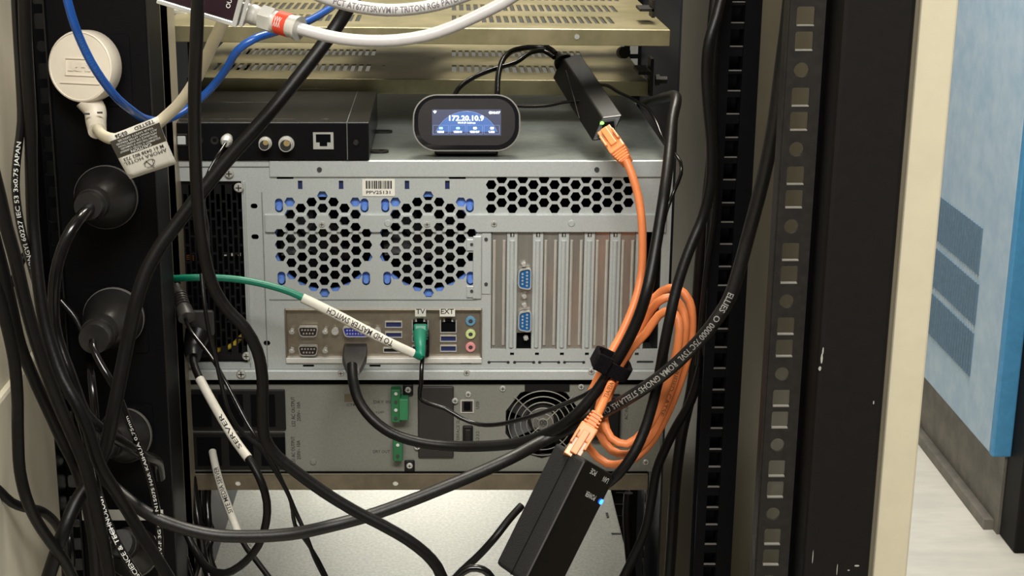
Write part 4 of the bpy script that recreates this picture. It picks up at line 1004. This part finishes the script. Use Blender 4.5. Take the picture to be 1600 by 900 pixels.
mpts = [(332, 706, .0), (337, 730, -.02), (347, 765, -.04), (360, 800, -.055), (372, 832, -.07), (385, 856, -.08), (402, 878, -.09), (425, 908, -.10)]
cable('', '', mpts, 9, rub, parent=mc)
slp, _ = cord(MB(), mpts[:5], 12); slr = mm(12.5, 350, 765, -.04) / 2
sp_ = MB().tube(slp, slr, 14).build('printed_sleeve', white, mc, smooth=True)
wrap(MB(), 'SITE MEDIA SERVER', slp, .80, slr, .0036, True, None, .52).build('lettering', ink, sp_)
# green cable
gc = thing('network_cable', 'green network cable with white sleeve reading to HD master switch', 'cable', W(600, 540, -.06))
gpts = [(235, 448, -.03), (262, 437, -.05), (295, 434, -.06), (335, 434, -.06), (375, 437, -.06), (420, 446, -.06), (455, 457, -.06), (490, 474, -.06), (530, 494, -.06), (575, 518, -.06), (615, 538, -.06), (645, 552, -.055), (657, 558, -.05)]
cable('', '', gpts, 11, green, parent=gc)
slp, _ = cord(MB(), [(472, 465.5, -.06)] + gpts[7:12], 12, step=.004); slr = mm(15.5, 560, 510, -.06) / 2
sp_ = MB().tube(slp, lambda t: slr * (1 if t < .72 else .92), 16).build('printed_sleeve', white, gc, smooth=True)
wrap(MB(), 'TO HD MASTER SWITCH', slp, .80, slr, .0046, True, None, .58).build('lettering', ink, sp_)
MB().tube(spline(px([(657, 558, -.05), (657, 545, -.045), (656, 532, -.035), (656, 522, -.025)])), lambda t: .0034 + .0022 * t, 16).build('strain_relief', green, gc, smooth=True)
MB().hexa([W(648, 531, -.022), W(667, 531, -.022), W(667, 531, -.006), W(648, 531, -.006), W(646, 506, -.016), W(668, 506, -.016), W(668, 506, .001), W(646, 506, .001)]).build('plug', green, gc, bev=.0015)
for k in range(4): MB().tube([W(645 + k * .4, 517 + k * 4.5, -.0215), W(657, 519 + k * 4.5, -.0245), W(668, 516 + k * 4.5, -.0215)], .0006, 6).build('grip_rib', green, gc, smooth=True)

# ================================================================ POE ADAPTERS
def hexa_box(A_, D_, wv, hv): return [D_ + hv, D_ + hv + wv, A_ + hv + wv, A_ + hv, D_, D_ + wv, A_ + wv, A_]
ad = thing('network_adapter', 'black box adapter leaning from the shelf above the server', 'adapter', W(940, 200, .03))
D0 = W(941, 184, -.004); C0 = W(973, 180, -.004); E0 = W(925, 221, -.010); A0 = W(878, 88, .125)
wv, hv = C0 - D0, E0 - D0
MB().hexa(hexa_box(A0, D0, wv * 1.0, hv)).build('case', blks, ad, bev=.0012)
nd = (D0 - A0).normalized()
M_ = FR(D0 + wv * .55 + hv * .5 + nd * .0004, wv, -hv); M_ = Matrix.Translation(nd * .0002) @ M_
dsz = (wv.length, hv.length)
j = plate(rect(-dsz[0] * .38, -dsz[1] * .34, dsz[0] * .38, dsz[1] * .34), [rect(-dsz[0] * .3, -dsz[1] * .26, dsz[0] * .3, dsz[1] * .26)], .001, M_).build('network_port', railm, ad)
plate(rect(-dsz[0] * .3, -dsz[1] * .26, dsz[0] * .3, dsz[1] * .26), [], .0004, M_).build('port_cavity', dark, j)
MB().lathe([(0, .0016), (.0008, .0016), (.001, .0008)], D0 + wv * .10 + hv * .24 + nd * .0003, nd, 12).build('status_light', led_g, ad)
MB().tube(spline([W(884, 110, .085) - V((0, .0, 0)), W(893, 140, .05), W(905, 185, .01)], .004), .0004, 6).build('case_seam', railm, ad)
MB().lathe([(0, .0085), (.004, .0085), (.004, .007), (.007, .0075), (.007, .0062), (.010, .0066), (.010, .0055), (.014, .0055)], A0 + wv * .35 + hv * .4, A0 - D0, 16).build('strain_relief', blks, ad, smooth=True)
for pts, d_ in (([(868, 84, .14), (855, 74, .15), (830, 74, .15), (805, 78, .14), (788, 90, .12), (779, 115, .09), (777, 150, .05), (777, 175, .03)], 9), ([(866, 90, .13), (850, 80, .14), (830, 82, .13), (805, 98, .11), (775, 107, .10), (740, 121, .08), (715, 140, .055), (705, 165, .035)], 7.5), ([(905, 158, .05), (880, 160, .04), (850, 166, .03), (820, 167, .025), (795, 165, .02)], 5.5)):
    cable('', '', pts, d_, rubg, parent=ad)
cable('thin_black_lead', 'thin black lead trailing right and down from behind the upper adapter', [(935, 132, .12), (950, 134, .10), (968, 145, .08), (990, 156, .06), (1010, 168, .05), (1024, 188, .03), (1035, 215, .01), (1050, 236, -.02), (1063, 253, -.035), (1064, 272, -.04), (1054, 297, -.04), (1043, 325, -.05), (1036, 352, -.075), (1028, 380, -.09), (1019, 415, -.105)], 6, rubg)

inj = thing('power_injector', 'larger black power injector with blue light hanging in front of the shelf', 'power injector', W(840, 900, -.15))
eT = W(915, 717, -.205); eB = W(818, 912, -.225)
axd = (eB - eT); axd = axd * 1.0
e1 = W(868, 690, -.175) - eT; e2 = W(961, 744, -.175) - eT
body = [eT, eT + e2, eT + e1 + e2, eT + e1]
cs = [p + axd for p in body] + body
MB().hexa(cs).build('case', tex, inj, bev=.003, seg=3)
n2 = e2.cross(axd).normalized(); n2 = n2 if n2.y < 0 else -n2
plq = [eT + e2 * .03 + axd * .008 + n2 * .0003, eT + e2 * .97 + axd * .008 + n2 * .0003, eT + e2 * .97 + axd * .99 + n2 * .0003, eT + e2 * .03 + axd * .99 + n2 * .0003]
MB().add(plq + [p + n2 * .0004 for p in plq], [(0, 1, 2, 3), (4, 5, 6, 7), (0, 1, 5, 4), (1, 2, 6, 5), (2, 3, 7, 6), (3, 0, 4, 7)]).build('front_plate', gloss, inj, label='glossy black face')
n1 = e1.cross(axd).normalized(); n1 = n1 if n1.y < 0 else -n1
MB().tube([eT + e1 * .44 + n1 * .0001, eT + e1 * .44 + axd + n1 * .0001], .0004, 6).build('case_seam', blk, inj)
MB().tube([eT + n1 * .0 + axd * .02, eT + axd * .98], .0007, 6).build('edge_highlight', mat('edge_highlight_plastic', (.08, .075, .07), .3), inj)  # pale line stands in for the highlight along the case edge
dn = -e2.normalized(); upn = axd.normalized(); 
g = MB()
def ip(a, b): return eT + e2 * a + axd * b + n2 * .0010
text(g, 'POE', ip(.34, .055), dn, upn, .0038, .0085, bold=.02); text(g, 'LAN', ip(.76, .06), dn, upn, .0038, .0080, bold=.02); text(g, 'POWER', ip(.57, .215), dn, upn, .0038, .0150, bold=.02)
g.build('lettering', inkw, inj)
MB().lathe([(0, .0020), (.0006, .0020), (.001, .0012)], ip(.93, .215), n2, 14).build('status_light', led_b, inj)
cable('power_cable', 'black cable coming up behind the lower injector from bottom centre', [(700, 915, -.14), (722, 892, -.14), (750, 866, -.14), (775, 838, -.14), (795, 812, -.13), (815, 790, -.12)], 12, rub)
cable('power_cable', 'small black cable loop at the bottom edge left of the injector', [(704, 915, -.18), (716, 900, -.18), (735, 888, -.18), (755, 890, -.18), (768, 902, -.18), (772, 920, -.18)], 12, rubg)

# ================================================================ ORANGE PATCH CABLE
oc = thing('network_cable', 'orange patch cable coiled and linking the two black adapters', 'cable', W(980, 725, -.12))
P0 = [(978, 250, -.045), (988, 275, -.05), (998, 310, -.055), (1003, 350, -.06), (1004, 395, -.065), (1001, 435, -.07), (991, 475, -.08), (972, 520, -.09), (950, 560, -.10), (930, 600, -.10), (914, 635, -.10), (908, 665, -.10), (920, 700, -.10), (948, 724, -.105), (980, 722, -.115), (1010, 700, -.12), (1036, 660, -.12), (1058, 610, -.12), (1074, 560, -.12), (1082, 510, -.115), (1077, 470, -.11), (1058, 450, -.105), (1034, 455, -.10), (1012, 480, -.10), (994, 520, -.10), (972, 560, -.105), (950, 600, -.11), (935, 640, -.115), (936, 675, -.125), (955, 703, -.13), (982, 710, -.14), (1010, 690, -.14), (1033, 650, -.135), (1052, 600, -.13), (1066, 550, -.13), (1071, 505, -.125), (1064, 478, -.12), (1048, 464, -.12), (1028, 472, -.12), (1008, 500, -.115), (988, 540, -.118), (968, 580, -.12), (950, 620, -.13), (944, 655, -.14), (955, 685, -.15), (980, 694, -.155), (1008, 672, -.155), (1030, 635, -.15), (1048, 585, -.145), (1060, 535, -.145), (1060, 500, -.14), (1048, 486, -.135), (1030, 492, -.13), (1010, 520, -.13), (986, 545, -.128), (968, 572, -.13), (955, 600, -.145), (942, 630, -.16), (932, 652, -.17)]
cable('', '', P0, 13, orange, [('TIA/EIA 568', .985, .5, .022, mat('brown_print', (.20, .08, .03), .6)), ('VERIFIED CAT5E', .62, .5, .04, mat('brown_print', (.20, .08, .03), .6))], parent=oc)
# plug helper
def rjplug(parent, base, tip, ub, ut):
    b_ = W(*base); t_ = W(*tip); d_ = (t_ - b_); L = d_.length; d_ = d_.normalized(); side = d_.cross(CAM - b_).normalized(); nn = side.cross(d_).normalized()
    if nn.dot(CAM - b_) < 0: nn = -nn
    M_ = FR(b_, side, d_)
    M_ = Matrix(((side.x, d_.x, nn.x, b_.x), (side.y, d_.y, nn.y, b_.y), (side.z, d_.z, nn.z, b_.z), (0, 0, 0, 1)))
    bt = MB(); w0 = .0046
    for k in range(4):
        y_ = L * (.02 + k * .075); bt.box(-w0 - k * .0004, w0 + k * .0004, y_, y_ + L * .045, -.0042, .0042, M_)
    bt.box(-.0036, .0036, 0, L * .33, -.0034, .0034, M_)
    bt.build('strain_relief', orange, parent, bev=.0006)
    MB().box(-.0066, .0066, L * .31, L * .66, -.0050, .0052, M_).build('boot', orangep, parent, bev=.0012)
    MB().box(-.0058, .0058, L * .60, L * 1.05, -.0045, .0038, M_).build('plug', mat('orange_clear_plug', (.74, .32, .14), .3, 0), parent, bev=.0006)
    MB().box(-.0026, .0026, L * .45, L * .98, .0044, .0068, M_).build('latch', orangep, parent, bev=.0006)
    MB().box(-.0064, -.0046, L * .5, L * .82, .0030, .0078, M_).box(.0046, .0064, L * .5, L * .82, .0030, .0078, M_).build('latch_guard', orangep, parent, bev=.0006)
rjplug(oc, (979, 253, -.045), (947, 207, -.012), 0, 0)
rjplug(oc, (934, 646, -.172), (893, 712, -.19), 0, 0)
# hook and loop strap
vp = thing('cable_strap', 'fuzzy black hook-and-loop strap round the orange and black cables', 'cable strap', W(955, 590, -.13))
cst = W(955, 569, -.133); axs = (W(990, 586, -.128) - W(926, 556, -.128)).normalized(); Mv = FR(cst, axs, (0, 0, 1))
fuzz = mat('fuzzy_hook_tape', (.006, .005, .006), .95, 0, (.0015, .0015, .002), 900, 1.0, spec=.1)
hw_ = mm(28, 955, 567, -.128); vsr = []
out_ = rrect(0, 0, hw_ * 2, .062, .012, 6)
vv = [Mv @ V((x, y_, z_)) for z_ in (0,) for x, y_ in [(0, 0)]]
lo_, hi_ = -.0052, .0052
ringo = [(x, z) for x, z in rrect(0, 0, hw_ * 2.15, .032, .009, 6)]; ringi = [(x, z) for x, z in rrect(0, 0, hw_ * 2.15 - .005, .027, .007, 6)]; n_ = len(ringo)
vs = []
for rr_, yy in ((ringo, lo_), (ringo, hi_), (ringi, hi_), (ringi, lo_)): vs += [Mv @ V((x, yy, z)) for x, z in rr_]
fs = [(k * n_ + i, k * n_ + (i + 1) % n_, ((k + 1) % 4) * n_ + (i + 1) % n_, ((k + 1) % 4) * n_ + i) for k in range(4) for i in range(n_)]
MB().add(vs, fs).build('band', fuzz, vp, smooth=False)
MB().box(-hw_ * 1.14, -hw_ * .3, -.0045, .0085, .0155, .0185, Mv).build('overlap_end', fuzz, vp, bev=.001)

# ================================================================ right hand cables
cable('power_cable', 'black cable dropping from top right past the orange coil to the injector', [(1130, -15, -.14), (1120, 25, -.145), (1108, 65, -.15), (1104, 110, -.15), (1107, 170, -.15), (1112, 230, -.15), (1110, 290, -.15), (1098, 340, -.15), (1082, 378, -.155), (1068, 415, -.16), (1056, 455, -.165), (1047, 495, -.17), (1038, 540, -.17), (1030, 585, -.165), (1020, 630, -.165), (1006, 675, -.17), (988, 712, -.175), (965, 742, -.175), (935, 765, -.165)], 17, rub)
cable('power_cable', 'thick black cable hugging the black holed rail at right', [(1118, -15, -.10), (1112, 50, -.105), (1112, 120, -.11), (1115, 200, -.11), (1113, 300, -.11), (1110, 380, -.11), (1104, 470, -.11), (1098, 560, -.10), (1080, 625, -.10), (1056, 668, -.10), (1040, 700, -.10), (1026, 735, -.10), (1018, 780, -.10), (1008, 830, -.10), (990, 870, -.10), (970, 910, -.10)], 15, rub)
cable('power_cable', 'black cable running straight down left of the holed rail', [(1126, -15, -.09), (1124, 80, -.09), (1118, 180, -.09), (1108, 290, -.09), (1095, 400, -.085), (1088, 500, -.08), (1082, 600, -.07), (1065, 680, -.06), (1055, 760, -.06), (1050, 840, -.06), (1045, 910, -.06)], 18, rub)
cable('thin_black_cable', 'slender black cable against the right holed rail, outermost', [(1140, -15, -.13), (1126, 30, -.13), (1118, 90, -.13), (1116, 170, -.13), (1119, 260, -.13), (1116, 340, -.13), (1104, 420, -.13), (1096, 500, -.13), (1090, 570, -.12)], 9, rub)
# lower right dark uprights
cable('power_cable', 'black hose hanging in the dark gap right of the speckled case', [(982, 770, .2), (980, 800, .2), (982, 850, .2), (988, 910, .2)], 14, rub)

# ================================================================ left bundle
yB = -.27
cable('power_cable', 'thick matte black cable down the far left beside the beige panel', [(38, -15, -.25), (40, 60, -.25), (44, 130, -.25), (48, 200, -.25), (49, 270, -.25), (51, 340, -.25), (56, 400, -.255), (61, 450, -.26), (70, 505, -.265), (83, 552, -.27), (98, 592, -.275), (119, 630, -.28), (137, 668, -.28), (155, 725, -.28), (180, 767, -.275), (202, 803, -.27), (225, 842, -.27), (250, 880, -.27), (268, 910, -.27)], 20, rub)
cable('power_cable', 'glossy black cable printed science and technology along its length', [(23, -15, -.24), (27, 60, -.24), (31, 130, -.245), (33, 190, -.25), (26, 250, -.255), (24, 290, -.26), (28, 330, -.26), (36, 370, -.26), (46, 405, -.255), (60, 455, -.25), (73, 505, -.25), (91, 560, -.25), (110, 612, -.25), (128, 662, -.25), (142, 715, -.255), (153, 765, -.265), (166, 808, -.28), (184, 850, -.29), (205, 885, -.29), (222, 912, -.29)], 13, rubg,
      [('SCIENCE & TECHNOLOGY', .985, .55, .15, inkw), ('ZHONGYI 60227 IEC 53 3x0.75 JAPAN', .45, .5, .22, inkw)])
cable('power_cable', 'black cable entering from the left edge and crossing the bundle', [(-12, 262, -.30), (0, 310, -.30), (10, 355, -.30), (24, 405, -.30), (34, 450, -.30), (44, 490, -.30), (57, 535, -.30), (72, 580, -.30), (92, 632, -.295), (113, 680, -.29), (132, 725, -.29), (147, 780, -.29), (158, 830, -.29), (166, 870, -.29), (172, 912, -.29)], 21, rub)
cable('power_cable', 'black cable bowing over the pale beige panel at bottom left', [(-14, 430, -.31), (-2, 462, -.31), (12, 515, -.31), (22, 562, -.31), (27, 615, -.31), (28, 680, -.31), (31, 735, -.31), (41, 778, -.31), (58, 815, -.30), (78, 845, -.29), (100, 875, -.28), (118, 912, -.27)], 19, rub)
cable('power_cable', 'black cable slanting from left edge down into the plugs', [(-14, 350, -.28), (4, 420, -.28), (18, 480, -.28), (32, 540, -.28), (52, 590, -.275), (75, 640, -.27), (98, 690, -.26), (118, 730, -.25), (136, 790, -.24), (146, 850, -.23), (150, 912, -.22)], 19, rub)
cable('power_cable', 'black cable looping in from the lower left edge', [(-14, 755, -.29), (0, 768, -.29), (18, 785, -.285), (38, 793, -.28), (60, 797, -.275), (78, 808, -.26), (92, 826, -.24), (100, 850, -.22), (104, 912, -.20)], 15, rub)
cable('power_cable', 'short black cable crossing behind the bundle toward the second plug', [(0, 470, -.22), (20, 440, -.22), (35, 405, -.215), (42, 395, -.21)], 12, rub)
cable('power_cable', 'black cable rising from the bottom behind the printed cable', [(108, 912, -.2), (112, 880, -.2), (110, 850, -.2), (108, 820, -.19), (116, 795, -.18)], 12, rubg)
# cable bundle below the power unit at the left post
for k, (pts, d_, lb_) in enumerate((([(300, 745, .0), (306, 790, -.01), (312, 830, -.02), (318, 870, -.02), (330, 912, -.03)], 14, 'black cable nearest the left post under the power unit'),
                                   ([(326, 742, .01), (324, 790, .0), (326, 820, -.01), (320, 850, -.01), (308, 885, -.02), (300, 912, -.02)], 12, 'black cable second from the left post under the power unit'),
                                   ([(313, 745, .02), (316, 800, .02), (332, 830, .01), (326, 855, .0), (330, 880, .0), (345, 912, .0)], 12, 'black cable behind the pair under the power unit'),
                                   ([(283, 850, -.07), (290, 870, -.07), (298, 895, -.07), (303, 912, -.07)], 8, 'thin shiny black cable right of the left post at bottom'))):
    cable('power_cable', lb_, pts, d_, rubg)
cable('thin_black_lead', 'thin lead with silver tip plugged into the flat control box', [(352, 224, -.018), (342, 240, -.03), (333, 255, -.035), (323, 275, -.04), (319, 320, -.06), (324, 350, -.07), (326, 400, -.09)], 5, rubg, single=False)
tl = [o for o in bpy.data.objects if o.get('label') == 'thin lead with silver tip plugged into the flat control box'][0]
MB().lathe([(0, .0040), (.004, .0042), (.005, .0048), (.009, .0045), (.012, .0028)], W(356, 216, -.006), W(350, 228, -.024) - W(356, 216, -.006), 16).build('plug', chrome, tl, smooth=True)
